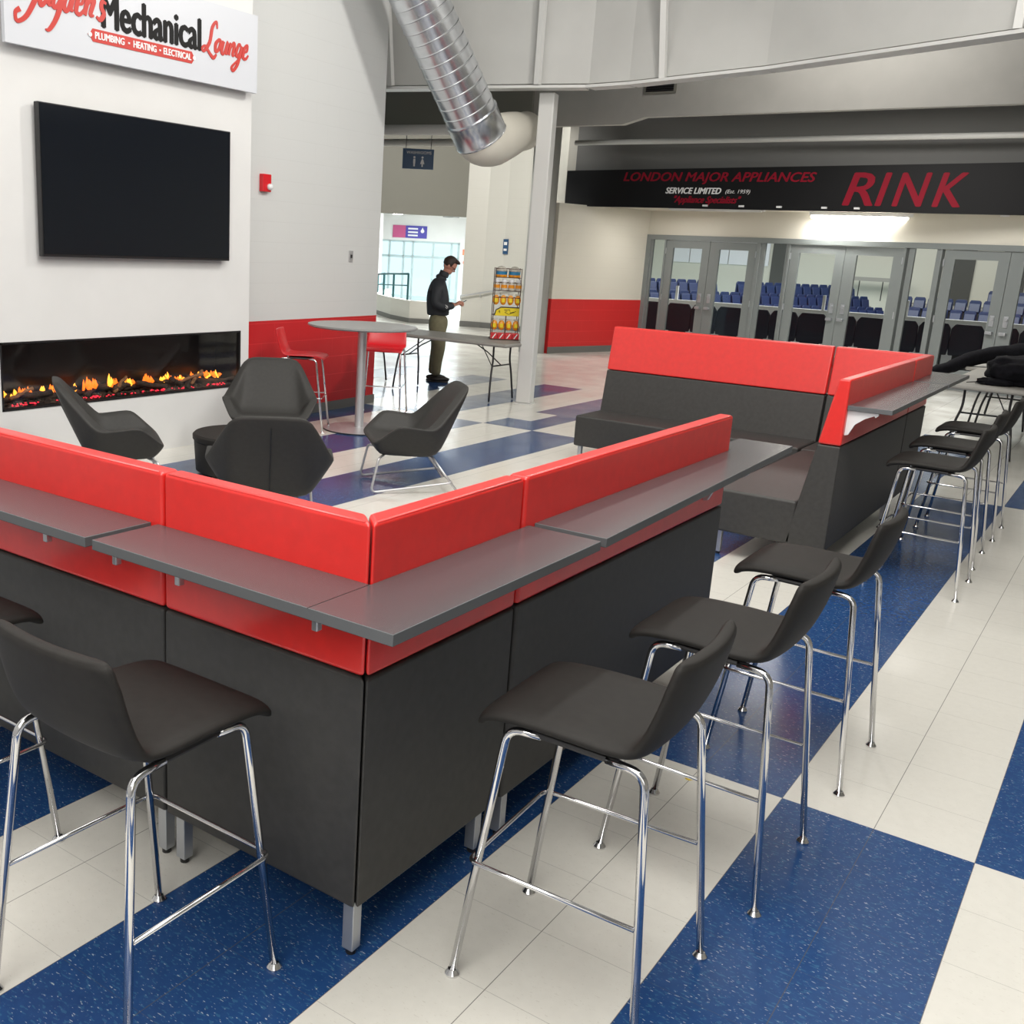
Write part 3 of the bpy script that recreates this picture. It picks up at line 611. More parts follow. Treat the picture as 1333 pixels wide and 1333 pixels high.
# ================================================================== BENCHES
BK0, BK1, BKM = .165, 1.205, .81
def th(z): return .243-(z-BK0)/(BK1-BK0)*.178
def wing(root, O, D, N, Lx, ms=0, me=0, seat=True, s0=0, s1=None, name=''):
    """one straight run of bench back: outer face at N=0; ms/me mitre flags"""
    D = Vector(D); N = Vector(N); g = .003
    d0 = lambda a, b: D*(g+ms*a); d1 = lambda a, b: D*(Lx-g-me*a)
    low = [(0, BK0), (0, BKM-.002), (th(BKM), BKM-.002), (th(BK0), BK0)]
    MB().prism(low, O, N, (0, 0, 1), d0, d1).build('back_panel', 'fabric', root, bevel=.010, seg=3)
    upp = [(.0, BKM+.002), (.0, BK1), (th(BK1), BK1), (th(BKM), BKM+.002)]
    MB().prism(upp, O, N, (0, 0, 1), d0, d1).build('red_back_band', 'red', root, bevel=.013, seg=3)
    # piping along the outer top edge
    p = Vector(O)+N*.006+Vector((0, 0, BK1-.004)); MB().tube([p+D*(.02+ms*.006), p+D*(Lx-.02-me*.006)], .0035, 6).build('piping', 'red', root, smooth=True)
    if seat:
        s1 = Lx if s1 is None else s1
        a = Vector(O)+D*(s0+g)+N*.20; b = Vector(O)+D*(s1-g)+N*.20
        lo = [a, b, b+N*.50, a+N*.50]; MB().hexa([q+Vector((0, 0, BK0)) for q in lo], [q+Vector((0, 0, .44)) for q in lo]).build('seat', 'fabric', root, bevel=.018, seg=3)
def legs(root, pts):
    for x, y in pts:
        l = MB().box((x, y, .091), (.036, .036, .15)).build('leg', 'satin', root, bevel=.003)
        MB().lathe([(0, 0), (.014, 0), (.014, .016), (0, .016)], (x, y, 0), 12).build('foot_glide', 'black', l)
def ledge(root, poly, seam=None):
    o = MB().prism(poly, (0, 0, 1.027), (1, 0, 0), (0, 1, 0), (0, 0, 0), (0, 0, .028)).build('counter_ledge', 'ledge', root, bevel=.002, seg=1)
    me = o.data; me.materials.append(M_['ledge_edge'])
    for p in me.polygons:
        if abs(p.normal.z) < .5: p.material_index = 1
    if seam: MB().bx(seam[0], seam[1]).build('ledge_seam', 'black', root)
def bracket(root, O, D, N, white=False):
    """triangular support under the ledge, leaning out of the outer face"""
    o = Vector(O); out = -Vector(N)
    poly = [(0, 1.026), (.17, 1.026), (.17, 1.012), (.155, .998), (.148, 1.008), (.10, .985), (.05, .945), (.02, .88), (0, .875)]
    MB().prism(poly, o, out, (0, 0, 1), Vector(D)*-.009, Vector(D)*.009).build('bracket', 'wbracket' if white else 'silver', root, bevel=.002)
def peg(root, O, N):
    o = Vector(O)-Vector(N)*.11; mb = MB(); mb.box(o+Vector((0, 0, 1.005)), (.045, .03, .044)); mb.box(o+Vector((.012, 0, .97)), (.018, .02, .036)); mb.build('ledge_fixing', 'silver', root, bevel=.003)
X, Y = (1, 0, 0), (0, 1, 0); NX, NY = (-1, 0, 0), (0, -1, 0)
def shift(root, loc):  # parts were written in world coordinates; hang them on an Empty at loc
    root.location = loc
    for c in root.children:
        c.location = -Vector(loc)
# near corner
cxn, cyn = -.62, -1.67
b1 = thing('corner_bench', 'charcoal and red corner bench with wraparound bar ledge, its corner pointing at the viewer', 'bench', group=None)
wing(b1, (cxn-.725, cyn, 0), X, Y, .725, 0, 1, seat=False); wing(b1, (cxn, cyn, 0), Y, NX, .725, 1, 0, seat=False)
MB().bx((cxn-.72, cyn+.20, BK0), (cxn-.20, cyn+.72, .44)).build('seat', 'fabric', b1, bevel=.018, seg=3)
legs(b1, [(cxn-.04, cyn+.04), (cxn-.685, cyn+.04), (cxn-.05, cyn+.66), (cxn-.66, cyn+.66)])
ledge(b1, [(-1.365, cyn), (-1.365, -1.895), (-.385, -1.895), (-.385, -.905), (cxn, -.905), (cxn, cyn)], ((cxn-.0008, -1.896, 1.0545), (cxn+.0008, cyn, 1.0555)))
for x in (-1.17, -.70): peg(b1, (x, cyn, 0), Y)
bracket(b1, (cxn, -1.2, 0), Y, NX)
shift(b1, (-.98, -1.31, 0))
b2 = thing('straight_bench', 'charcoal and red straight bench with bar ledge at the left edge of the view', 'bench')
wing(b2, (cxn-.725-1.94, cyn, 0), X, Y, 1.94)
legs(b2, [(-1.385, cyn+.04), (-3.24, cyn+.04), (-1.40, cyn+.66), (-3.24, cyn+.66)])
ledge(b2, [(-3.6, cyn), (-3.6, -1.895), (-1.393, -1.895), (-1.393, cyn)])
for x in (-1.42, -1.73, -3.0): peg(b2, (x, cyn, 0), Y)
shift(b2, (-2.3, -1.31, 0))
b3 = thing('straight_bench', 'charcoal and red straight bench with bar ledge behind the three near stools', 'bench')
wing(b3, (cxn, cyn+.735, 0), Y, NX, 1.79)
legs(b3, [(cxn-.04, cyn+.80), (cxn-.04, cyn+2.45), (cxn-.66, cyn+.80), (cxn-.66, cyn+2.45)])
ledge(b3, [(cxn, -.868), (-.385, -.868), (-.45, 1.19), (-.69, 1.19), (-.69, .868), (cxn, .868)])
for y in (-.7, .6): bracket(b3, (cxn, y, 0), Y, NX)
shift(b3, (-.98, -.04, 0))
# far group
fx, fy = -.62, 5.56
c1 = thing('corner_bench', 'charcoal and red corner bench of the far group, its corner nearest the glass doors', 'bench')
wing(c1, (fx, fy-.725, 0), Y, NX, .725, 0, 1, seat=False); wing(c1, (fx-.725, fy, 0), X, NY, .725, 0, 1, seat=False)
MB().bx((fx-.72, fy-.72, BK0), (fx-.20, fy-.20, .44)).build('seat', 'fabric', c1, bevel=.018, seg=3)
legs(c1, [(fx-.04, fy-.04), (fx-.04, fy-.68), (fx-.66, fy-.66), (fx-.66, fy-.04)])
ledge(c1, [(fx, fy-.71), (-.385, fy-.71), (-.385, fy+.235), (fx-.74, fy+.235), (fx-.74, fy), (fx, fy)])
bracket(c1, (fx, fy-.4, 0), Y, NX)
shift(c1, (fx-.36, fy-.36, 0))
c2 = thing('straight_bench', 'charcoal and red straight bench whose tapered end and white bracket face the viewer', 'bench')
wing(c2, (fx, 2.88, 0), Y, NX, fy-.735-2.88)
legs(c2, [(fx-.04, 2.95), (fx-.04, 4.76), (fx-.66, 2.95), (fx-.66, 4.76)])
ledge(c2, [(fx, 2.90), (-.375, 2.90), (-.385, fy-.745), (fx, fy-.745)])
bracket(c2, (fx, 2.93, 0), Y, NX, True); bracket(c2, (fx, 4.3, 0), Y, NX)
shift(c2, (fx-.36, 3.85, 0))
c3 = thing('straight_bench', 'long charcoal and red bench whose red backrest faces the viewer before the glass doors', 'bench')
wing(c3, (-3.31, fy, 0), X, NY, 3.31-.62-.735)
legs(c3, [(-3.25, fy-.04), (-1.42, fy-.04), (-3.25, fy-.66), (-1.42, fy-.66)])
shift(c3, (-2.33, fy-.36, 0))

# ================================================================== BAR STOOLS
def shell(prof, wf, thick, nrm_w):
    """bent seat sheet. prof: (x,z,halfwidth,curl)"""
    P = cr([Vector((p[0], 0, p[1])) for p in prof], 4); m_ = len(P); K = len(prof)-1
    def attr(i, j): 
        k = i/(m_-1)*K; a = min(int(k), K-1); f = k-a; return prof[a][j]*(1-f)+prof[a+1][j]*f
    nx = 14; top = []; bot = []
    for i in range(m_):
        t = (P[min(i+1, m_-1)]-P[max(i-1, 0)]).normalized(); nn = Vector((-t.z, 0, t.x)); hw_ = attr(i, 2); cu = attr(i, 3)
        e = min(i, m_-1-i)/(m_-1)
        for k in range(nx+1):
            s_ = -1+2*k/nx; edge = (1-abs(s_)**6)**.5 if abs(s_) < 1 else 0
            tk = thick*(.45+.55*edge)*(.62+.38*min(1, e*12))
            y = s_*hw_; off = cu*(s_*s_)
            c = P[i]+Vector((0, y, 0))+nn*off
            top.append(c+nn*tk/2); bot.append(c-nn*tk/2)
    w_ = nx+1; fs = []; o = len(top)
    for i in range(m_-1):
        for k in range(nx):
            a = i*w_+k; fs.append((a, a+1, a+w_+1, a+w_)); fs.append((o+a, o+a+w_, o+a+w_+1, o+a+1))
    for i in range(m_-1):
        for k in (0, nx):
            a = i*w_+k; fs.append((a, a+w_, o+a+w_, o+a))
    for k in range(nx):
        for i in (0, m_-1):
            a = i*w_+k; fs.append((a, o+a, o+a+1, a+1))
    return MB().add(top+bot, fs)
PROF = [(-.236, .716, .212, 0), (-.218, .737, .217, 0), (-.15, .750, .218, 0), (-.02, .751, .222, .002), (.09, .745, .222, .006), (.155, .750, .221, .012), (.19, .785, .218, .018), (.218, .85, .214, .022), (.238, .92, .210, .024), (.248, .970, .200, .022), (.250, .990, .185, .020)]
def make_stool(name, label, sm, thick=.040):
    t = thing(name, label, 'bar stool')
    # front is -x
    shell(PROF, 1, thick, 1).build('seat', sm, t, smooth=True, sub=1)
    for sx in (-1, 1):
        for sy in (-1, 1):
            foot = Vector((sx*.252, sy*(.222 if sx < 0 else .25), .012)); tp = Vector((-.165 if sx < 0 else .185, sy*(.19 if sx < 0 else .20), .718))
            inn = Vector((-.08 if sx < 0 else .09, tp.y*.97, .722))
            l = MB().tube(fil([foot, tp, inn], .045, 6), .0105, 12).build('leg', 'chrome', t, smooth=True)
            MB().lathe([(0, -.012), (.019, -.012), (.020, -.006), (.012, .006), (0, .008)], foot, 16).build('foot_glide', 'chrome', l, smooth='auto')
    def on(sx, sy, z):
        foot = Vector((sx*.252, sy*(.222 if sx < 0 else .25), .012)); tp = Vector((-.165 if sx < 0 else .185, sy*(.19 if sx < 0 else .20), .718)); return foot.lerp(tp, (z-.012)/(.718-.012))
    o1 = Vector((-.016, 0, 0))
    pts = [on(1, -1, .345)+Vector((0, .0, 0)), on(-1, -1, .345)+Vector((-.02, -.014, 0)), on(-1, 1, .345)+Vector((-.02, .014, 0)), on(1, 1, .345)]
    MB().tube(fil(pts, .03, 6), .0062, 10).build('footrest', 'chrome', t, smooth=True)
    mb = MB(); 
    for sy in (-1, 1): mb.tube([(-.10, sy*.185, .724), (.12, sy*.195, .724)], .009, 8)
    mb.box((0, 0, .722), (.22, .36, .014)); mb.build('under_seat_frame', 'blackm', t)
    return t
st0 = make_stool('bar_stool', 'x', 'seatv')
specs = [((-.995, -2.06), -R(90), 'charcoal bar stool seen from behind, nearest the viewer on the left'),
 ((-1.90, -2.06), -R(90), 'charcoal bar stool cut off by the left edge of the view'),
 ((-.16, -1.295), R(2.5), 'charcoal bar stool nearest the viewer on the right side of the near bench'),
 ((-.114, -.50), 0, 'charcoal bar stool second from the viewer along the right side of the near bench'),
 ((-.10, .41), R(0), 'charcoal bar stool third along, beside the open end of the near bench'),
 ((-.145, 3.22), R(0), 'charcoal bar stool at the far bench, nearest of the three beside the white bracket'),
 ((-.175, 4.04), R(1), 'charcoal bar stool at the far bench, middle of the three'),
 ((-.170, 4.97), R(0), 'charcoal bar stool at the far bench, farthest of the three by the grey tables')]
for i, ((x, y), rz, lab) in enumerate(specs):
    g = 'charcoal bar stools along the bench ledges'
    if i == 0: st0.location = (x, y, 0); st0.rotation_euler = (0, 0, R(90)+0); st0['label'] = lab; st0['group'] = g
    else: dup(st0, (x, y, 0), R(90) if rz < -1 else rz, lab, g)
# stool 0 and 1 face the bench (+y): their front is -x rotated
st0.rotation_euler = (0, 0, -R(90))
for o in COL.objects:
    if o.name.startswith('bar_stool') and o.type == 'EMPTY' and abs(o.rotation_euler.z-R(90)) < .01: o.rotation_euler.z = -R(90)
rs0 = make_stool('red_bar_stool', 'red plastic bar stool with chrome legs left of the round table', 'redp', .016)
rs0.location = (-6.02, 4.24, 0); rs0.rotation_euler = (0, 0, math.atan2(-.53, -.85)); rs0['group'] = 'red bar stools at the round table'
dup(rs0, (-6.02, 5.60, 0), math.atan2(.86, -.5), 'red plastic bar stool behind the pole of the round table', 'red bar stools at the round table')

# round table
t = thing('round_bar_table', 'round grey bar-height table on a silver pole beside the red wall', 'table', (-5.62, 4.68, 0))
MB().lathe([(0, 1.022), (.52, 1.022), (.545, 1.035), (.545, 1.05), (0, 1.05)], n=64).build('table_top', 'rtop', t, smooth='auto')
MB().lathe([(0, .02), (.045, .02), (.045, 1.022), (0, 1.022)], n=24).build('pole', 'brushed', t, smooth='auto')
MB().lathe([(0, 0), (.36, 0), (.36, .014), (.05, .026), (0, .026)], n=48).build('base_plate', 'brushed', t, smooth='auto')
MB().lathe([(.355, .001), (.364, .001), (.364, .012), (.355, .012)], n=48).build('base_rim', 'black', t)

# ================================================================== LOUNGE CHAIRS
def make_lounge():
    t = thing('lounge_chair', 'x', 'armchair')
    def sm(p): return [p, (p[0], -p[1], p[2])]
    V = {}; vs = []
    def P(n_, x, y, z):
        V[n_] = len(vs); vs.append((x, y, z)); V[n_+"'"] = len(vs); vs.append((x, -y, z))
    P('T', -.43, .222, .805); P('E', -.155, .392, .505); P('A', .13, .388, .538); P('N', .305, .30, .385); P('B', -.20, .23, .265); P('F', .23, .24, .285)
    P('t', -.365, .19, .80); P('e', -.085, .315, .50); P('a', .12, .315, .53); P('s', -.09, .225, .375); P('f', .275, .235, .405)
    f = []
    def q(*ns): 
        f.append([V[k] for k in ns]); f.append([V[k[:-1] if k.endswith("'") else k+"'"] for k in reversed(ns)])
    q('B', 'F', 'A', 'E'); q('F', 'N', 'A'); q('B', 'E', 'T')
    q('T', 'E', 'e', 't'); q('E', 'A', 'a', 'e'); q('A', 'N', 'f', 'a')
    q('t', 'e', 's'); q('e', 'a', 'f', 's')
    for ns in (("T", "T'", "B'", "B"), ("T", "t", "t'", "T'"), ("t", "s", "s'", "t'"), ("s", "f", "f'", "s'"), ("f", "N", "N'", "f'"), ("N", "F", "F'", "N'"), ("B", "B'", "F'", "F")):
        f.append([V[k] for k in ns])
    MB().add(vs, f).build('upholstered_shell', 'loungev', t, smooth=True, sub=3)
    sh = t.children[0]; me = sh.data; ca_ = me.attributes.new('crease_edge', 'FLOAT', 'EDGE')
    for k_ in range(len(me.edges)): ca_.data[k_].value = .42
    for v_ in me.vertices: v_.co = Vector((v_.co.x*1.03, v_.co.y*1.06, .42+(v_.co.z-.42)*1.05))
    mb = MB(); MB().tube([(-.426, 0, .75), (-.225, 0, .30)], .003, 6).build('back_seam', 'black', t)
    for s_ in (-1, 1):
        pass
    pts = [(.20, .18, .285), (.26, .275, .27), (.315, .295, .011), (-.32, .27, .085), (-.32, -.27, .085), (.315, -.295, .011), (.26, -.275, .27), (.20, -.18, .285)]
    MB().tube(fil(pts, .035, 6), .0095, 10).build('sled_frame', 'brushed', t, smooth=True)
    for s_ in (-1, 1):
        MB().tube([(-.17, s_*.17, .272), (-.37, s_*.28, .009)], .009, 10).build('rear_leg', 'brushed', t, smooth=True)
    return t
lc = make_lounge()
G = 'charcoal lounge chairs around the low round table'
LCS = [((-3.813, 2.974), (-.69, -.72), 'charcoal lounge chair on metal sled frame right of the group, in profile facing left'),
 ((-5.115, 1.212), (.58, .82), 'charcoal lounge chair left of the group in front of the fire, in profile facing right'),
 ((-3.639, 1.228), (-.69, .73), 'charcoal lounge chair showing its hexagonal back to the viewer'),
 ((-5.22, 2.926), (.66, -.75), 'charcoal lounge chair facing the viewer, beside the corner of the white fireplace wall')]
for i, ((x, y), f_, lab) in enumerate(LCS):
    a = math.atan2(f_[1], f_[0])
    if i == 0: lc.location = (x, y, 0); lc.rotation_euler = (0, 0, a); lc['label'] = lab; lc['group'] = G
    else: dup(lc, (x, y, 0), a, lab, G)
t = thing('ottoman_table', 'low round charcoal ottoman between the lounge chairs', 'ottoman', (-4.97, 2.33, 0))
MB().lathe([(0, .02), (.33, .02), (.36, .035), (.375, .27), (0, .27)], n=48).build('drum', 'seatv', t, smooth='auto')
MB().lathe([(0, .272), (.375, .272), (.385, .285), (.385, .315), (.37, .33), (0, .332)], n=48).build('cushion_top', 'seatv', t, smooth='auto')
for k in range(4):
    MB().lathe([(0, 0), (.02, 0), (.02, .02), (0, .02)], (.25*math.cos(k*math.pi/2+.7), .25*math.sin(k*math.pi/2+.7), 0), 12).build('foot', 'black', t)

# ================================================================== FOLDING TABLES
def fold_table(label, x0, x1, y0, y1, H=.745, longx=True, white=False):
    cxm, cym = (x0+x1)/2, (y0+y1)/2; t = thing('folding_table', label, 'table', (cxm, cym, 0), 0 if longx else R(90))
    a, b_ = ((x1-x0), (y1-y0)) if longx else ((y1-y0), (x1-x0))
    MB().box((0, 0, H-.022), (a, b_, .044)).build('table_top', 'fold', t, bevel=.02, seg=3)
    for s_ in (-1, 1):
        mb = MB(); xx = s_*(a/2-.28); w_ = b_/2-.12
        for sy in (-1, 1):
            pts = [(xx, sy*w_*.75, H-.05), (xx, sy*w_*.75, H-.24), (xx-s_*-.01, sy*w_*.9, H-.42), (xx+s_*.03, sy*w_*1.05, 0.012)]
            mb.tube(cr(pts, 4), .0125, 8)
        mb.tube([(xx, -w_*.75, H-.30), (xx, w_*.75, H-.30)], .009, 8); mb.tube([(xx, -w_*.78, H-.055), (xx, w_*.78, H-.055)], .011, 8)
        mb.build('leg_frame', 'blackm', t, smooth=True)
        MB().tube([(xx-s_*.42, 0, H-.05), (xx-s_*.2, 0, H-.16), (xx, 0, H-.30)], .008, 8).build('brace', 'blackm', t)
        MB().tube([(xx-s_*.02, -w_*.7, H-.30), (xx-s_*.3, -.02, H-.05)], .006, 6).build('brace', 'blackm', t)
    return t
fold_table('grey folding table holding the snack rack, behind the round table', -7.48, -5.50, 7.33, 8.12)
fold_table('grey folding table mostly hidden behind the red wall end', -9.4, -7.52, 7.36, 8.12)
fold_table('grey folding table with the black bag, nearest the far bar stools', -.93, -.12, 8.22, 10.65, longx=False)
fold_table('grey folding table behind the one with the black bag', -1.06, -.25, 10.70, 12.7, longx=False)

# snack rack
t = thing('snack_rack', 'brown wire countertop snack rack with a yellow header card', 'display rack', (-5.93, 7.97, .745), math.atan2(.585, .81))
mb = MB()
for x in (-.15, .17):
    for y in (-.10, .12): mb.tube([(x, y, 0), (x, y, .88)], .005, 6)
for z in (.02, .30, .52, .70, .87):
    mb.tube([(-.15, -.10, z), (.17, -.10, z), (.17, .12, z), (-.15, .12, z)], .004, 6, closed=True)
mb.bx((-.17, -.16, .004), (.19, .13, .014)); mb.bx((-.15, -.10, .30), (.17, .12, .305)); mb.bx((-.15, -.10, .60), (.17, .12, .605)); mb.bx((-.15, -.10, .76), (.17, .12, .765))
mb.build('wire_frame', 'brown', t)
MB().box((.01, -.115, .16), (.014, .012, .31)).build('front_upright', 'brown', t)
mb = MB(); mb.prism([(-.14, 0), (.17, 0), (.17, .10), (-.06, .10), (-.12, .07)], (0, -.13, .30), (1, 0, 0), (0, 0, 1), (0, 0, 0), (0, .01, 0)); mb.build('header_card', 'bagye', t)
mb = MB(); mb.tube([(-.14, -.133, .30), (-.12, -.133, .37), (-.06, -.133, .405), (.17, -.133, .405)], .007, 6); mb.tube([(-.02, -.133, .37), (.05, -.133, .375), (.06, -.133, .34), (.13, -.133, .36), (.04, -.133, .32), (-.01, -.133, .345), (.02, -.133, .36)], .003, 5); mb.tube([(-.09, -.133, .34), (-.075, -.133, .365), (-.07, -.133, .335)], .004, 5); mb.build('emblem', 'black', t)
RM = Matrix.Rotation(math.atan2(.585, .81), 3, 'Z'); RO = Vector((-5.93, 7.97, .745))
def rk(x, y, z): return tuple(RO+RM @ Vector((x, y, z)))
def snack(kind, x, y, z, label, group):
    az_ = math.atan2(.585, .81)
    if kind == 'bag':
        t = thing('snack_bag', label, 'snack bag', rk(x, y, z), az_, group)
        MB().ball((0, 0, .06), (.042, .022, .062), 8).build('pouch', 'bagor', t, smooth=True); MB().box((0, 0, .128), (.07, .006, .02)).build('seal', 'clearp', t)
        MB().box((0, -.021, .055), (.04, .006, .05)).build('printed_panel', 'brown' if kind == 'x' else 'bagye', t, bevel=.002)
    elif kind == 'jar':
        t = thing('treat_jar', label, 'jar', rk(x, y, z), az_, group)
        MB().lathe([(0, 0), (.038, 0), (.04, .01), (.04, .085), (.03, .10), (0, .10)], n=16).build('jar_body', 'clearp', t, smooth=True)
        MB().lathe([(0, .10), (.034, .10), (.034, .13), (.03, .135), (0, .135)], n=16).build('lid', 'wbracket', t, smooth='auto')
        MB().lathe([(.0405, .03), (.0412, .03), (.0412, .07), (.0405, .07)], n=16).build('wrap_label', 'bagor', t)
    elif kind == 'tub':
        t = thing('snack_tub', label, 'tub', rk(x, y, z), az_, group)
        MB().lathe([(0, 0), (.07, 0), (.075, .07), (0, .07)], n=20).build('tub_body', 'blueband', t, smooth='auto'); MB().lathe([(0, .07), (.077, .07), (.07, .10), (.03, .13), (0, .135)], n=20).build('dome_lid', 'clearp', t, smooth=True)
        MB().lathe([(.0745, .002), (.0765, .02), (.0765, .03), (.0745, .03)], n=20).build('stripe', 'bagor', t)
    else:
        t = thing('candy_box', label, 'candy box', rk(x, y, z), az_, group)
        MB().box((0, 0, .035), (.085, .07, .065), Matrix.Rotation(.25, 3, 'X')).build('carton', 'bagre', t, bevel=.003)
        MB().box((0, -.04, .035), (.012, .006, .07), Matrix.Rotation(.6, 3, 'Y')).build('stripe', 'lwhite', t)
pos = ['leftmost', 'second from left', 'third from left', 'rightmost']
for i in range(4):
    x = -.125+i*.09
    snack('bag', x, -.08, .12, 'orange snack bag below the yellow card of the rack, '+pos[i], 'orange snack bags on the rack')
    snack('bag', x, -.08, .43, 'orange snack bag above the yellow card of the rack, '+pos[i], 'orange snack bags on the rack')
    snack('jar', x, -.07, .607, 'clear treat jar with white lid on the rack\'s third shelf, '+pos[i], 'treat jars on the rack')
    snack('box', x, -.12, .015, 'red and white candy box on the bottom of the rack, '+pos[i], 'candy boxes at the foot of the rack')
for i, x in enumerate((-.075, .09)): snack('tub', x, 0, .767, 'blue banded snack tub on top of the rack, '+('left' if i == 0 else 'right')+' one', 'tubs on top of the rack')

# bag, strap and cable on right table
def lump(name, m, c, r, parent, amp=.04, sc=5, n_=22):
    mb = MB(); mb.ball((0, 0, 0), 1.0, n_)
    for v in mb.v:
        p = Vector(v); e = Vector([abs(k)**.75*(1 if k > 0 else -1) for k in p])
        f = 1+amp*noise.noise(p*sc*.6+Vector(c))*4
        v.x, v.y, v.z = (e.x*r[0]*f+c[0], e.y*r[1]*f+c[1], max(e.z*r[2]*f+c[2], .0))
    return mb.build(name, m, parent, smooth=True)
t = thing('duffel_bag', 'soft black duffel bag slumped on the grey folding table at the right edge', 'bag', (-.33, 8.95, .746))
lump('bag_body', 'blackcloth', (0, 0, .135), (.30, .42, .15), t)
lump('side_pocket', 'blackcloth', (-.17, -.34, .03), (.16, .11, .04), t, .05)
MB().tube(cr([(-.1, -.40, .05), (-.32, -.42, .006), (-.36, -.05, .006)], 6), .003, 5).build('drawcord', 'black', t)
t = thing('black_jacket', 'black jacket draped over the end of the rear grey folding table, sleeve hanging off', 'jacket', (-.55, 11.2, .746))
MB().tube(cr([(-.86, -.65, -.10), (-.68, -.55, -.03), (-.50, -.40, .075), (-.25, -.2, .15), (.1, -.05, .19), (.4, .0, .17), (.6, .0, .1)], 5), [.045, .06, .075, .07, .07, .07, .08, .08, .08, .08, .09, .09, .09, .09, .1, .1, .1, .1, .12, .12, .12, .12, .12, .12, .12, .12, .12, .1, .1, .1, .06], 14).build('sleeve', 'blackcloth', t, smooth=True)
lump('jacket_body', 'blackcloth', (.18, .15, .07), (.36, .4, .09), t, .07)
tag(MB().tube(cr([(-.75, 8.6, .749), (-.6, 9.0, .749), (-.62, 9.5, .749)], 6), .004, 6).build('cable', 'black'), 'thin black cable lying on the grey folding table beside the bag', 'cable')
tag(MB().lathe([(0, 0), (.014, 0), (.012, .005), (0, .006)], tuple(Vector((.0, 0, 0))), 12).build('floor_scrap', 'yellow'), 'tiny yellow scrap on the cream tile between the near stools', 'scrap').location = (-.31, -.09, 0)

# ================================================================== FAR LEFT: RAMP, RAILS, LOBBY ITEMS
par = [(-18.6, 22.4), (-17.6, 20.6), (-16.4, 19.1), (-15.2, 18.1), (-14.17, 17.49), (-13.75, 17.75)]
st(strip('wall_ramp', 'creamblk', par, 0, .53, .18)); st(strip('baseboard_ramp', 'base', [(x+.01, y-.02) for x, y in par], 0, .11, .012))
t = thing('ramp_railing', 'teal metal guard rail on top of the low ramp wall in the lobby', 'railing', (-15.5, 18.5, .53))
o_ = Vector((-15.5, 18.5, .53)); 
rp = [Vector((x-.1, y+.12, 0)) for x, y in ((-18.2, 21.8), (-17.0, 19.9), (-16.0, 18.85), (-15.2, 18.2), (-14.35, 17.65))]
hz = [1.0, 1.02, 1.08, 1.12, 1.16]
MB().tube([p+Vector((0, 0, h))-o_ for p, h in zip(rp, hz)], .025, 8).build('top_rail', 'teal', t, smooth=True)
MB().tube([p+Vector((0, 0, h-.28))-o_ for p, h in zip(rp, hz)], .015, 8).build('lower_rail', 'teal', t, smooth=True)
for p, h in zip(rp, hz): MB().tube([p+Vector((0, 0, .531))-o_, p+Vector((0, 0, h))-o_], .028, 8).build('post', 'teal', t)
t = thing('handrail', 'steel handrail fixed along the curved cream wall behind the person', 'handrail', (-12, 18.1, .7))
o_ = Vector((-12, 18.1, .7))
hp = [Vector((x, y-.09, z)) for x, y, z in ((-12.95, 17.95, .72), (-12.5, 18.10, .82), (-12.0, 18.14, .92), (-11.4, 18.03, 1.0), (-10.8, 17.73, 1.0))]
MB().tube([p-o_ for p in cr(hp, 4)], .022, 8).build('rail', 'brushed', t, smooth=True)
for p in hp: MB().tube([p-o_, p-o_+Vector((0, .02, -.08)), p-o_+Vector((0, .085, -.08))], .012, 6).build('bracket', 'brushed', t)
tag(MB().bx((-19.6, 22.3, 0), (-19.1, 22.8, 3.25)).build('lobby_column', 'white'), 'square white column at the left end of the lobby opening', 'column')
t = thing('lobby_banner', 'purple and blue banner with white lines of text above the lobby windows', 'banner', tuple(lp(-1.6, .14, 2.05)), math.atan2(LT.y, LT.x))
MB().bx((-.0, -.01, .03), (1.12, .0, .42)).build('cloth', 'purple', t); MB().bx((0, -.014, .03), (.42, -.011, .42)).build('picture_patch', 'pink', t)
for z in (.30, .19, .09): MB().bx((.50, -.014, z), (.82, -.011, z+.05)).build('text_line', 'lwhite', t)
mb = MB(); mb.ball((.97, -.014, .26), (.06, .003, .06), 6); mb.prism([(-.045, .02), (.045, .02), (0, .12)], (.97, -.015, .26), (1, 0, 0), (0, 0, 1), (0, 0, 0), (0, .004, 0)); mb.build('logo', 'lwhite', t)
for i, (a0, a1, z0, z1, lab) in enumerate(((.72, 1.35, 1.62, 1.80, 'orange panel on the white lobby wall left of the person\'s head'), (1.62, 2.1, 1.66, 1.86, 'orange panel on the white lobby wall right above the person\'s head'), (.75, 1.5, 1.34, 1.42, 'orange strip on the lobby wall just behind the person\'s head'))):
    mb = MB(); lbox(mb, a0, a1, z0, z1, .121, .14); tag(mb.build('wall_panel', 'orange'), lab, 'panel')
mb = MB(); lbox(mb, .80, 1.45, .35, 1.28, .121, .16); tag(mb.build('lobby_door_panel', 'fold'), 'grey panel on the lobby wall behind the person\'s jacket', 'panel')
t = thing('patterned_poster', 'narrow poster with red and pink blotches on the lobby wall beside the person\'s hands', 'poster', tuple(lp(1.55, .13, .2)), math.atan2(LT.y, LT.x))
MB().bx((0, -.01, 0), (.45, 0, 1.15)).build('sheet', 'signw', t)
rn = random.Random(5)
for i in range(26): MB().ball((rn.uniform(.05, .4), -.012, rn.uniform(.05, 1.1)), (rn.uniform(.02, .05), .003, rn.uniform(.02, .06)), 5).build('blotch', rn.choice(['lred', 'pink', 'bluesign', 'orange', 'lred']), t)
t = thing('lobby_downlight', 'glowing ceiling light under the edge of the olive bulkhead', 'ceiling light', (-14.6, 17.4, 2.60))
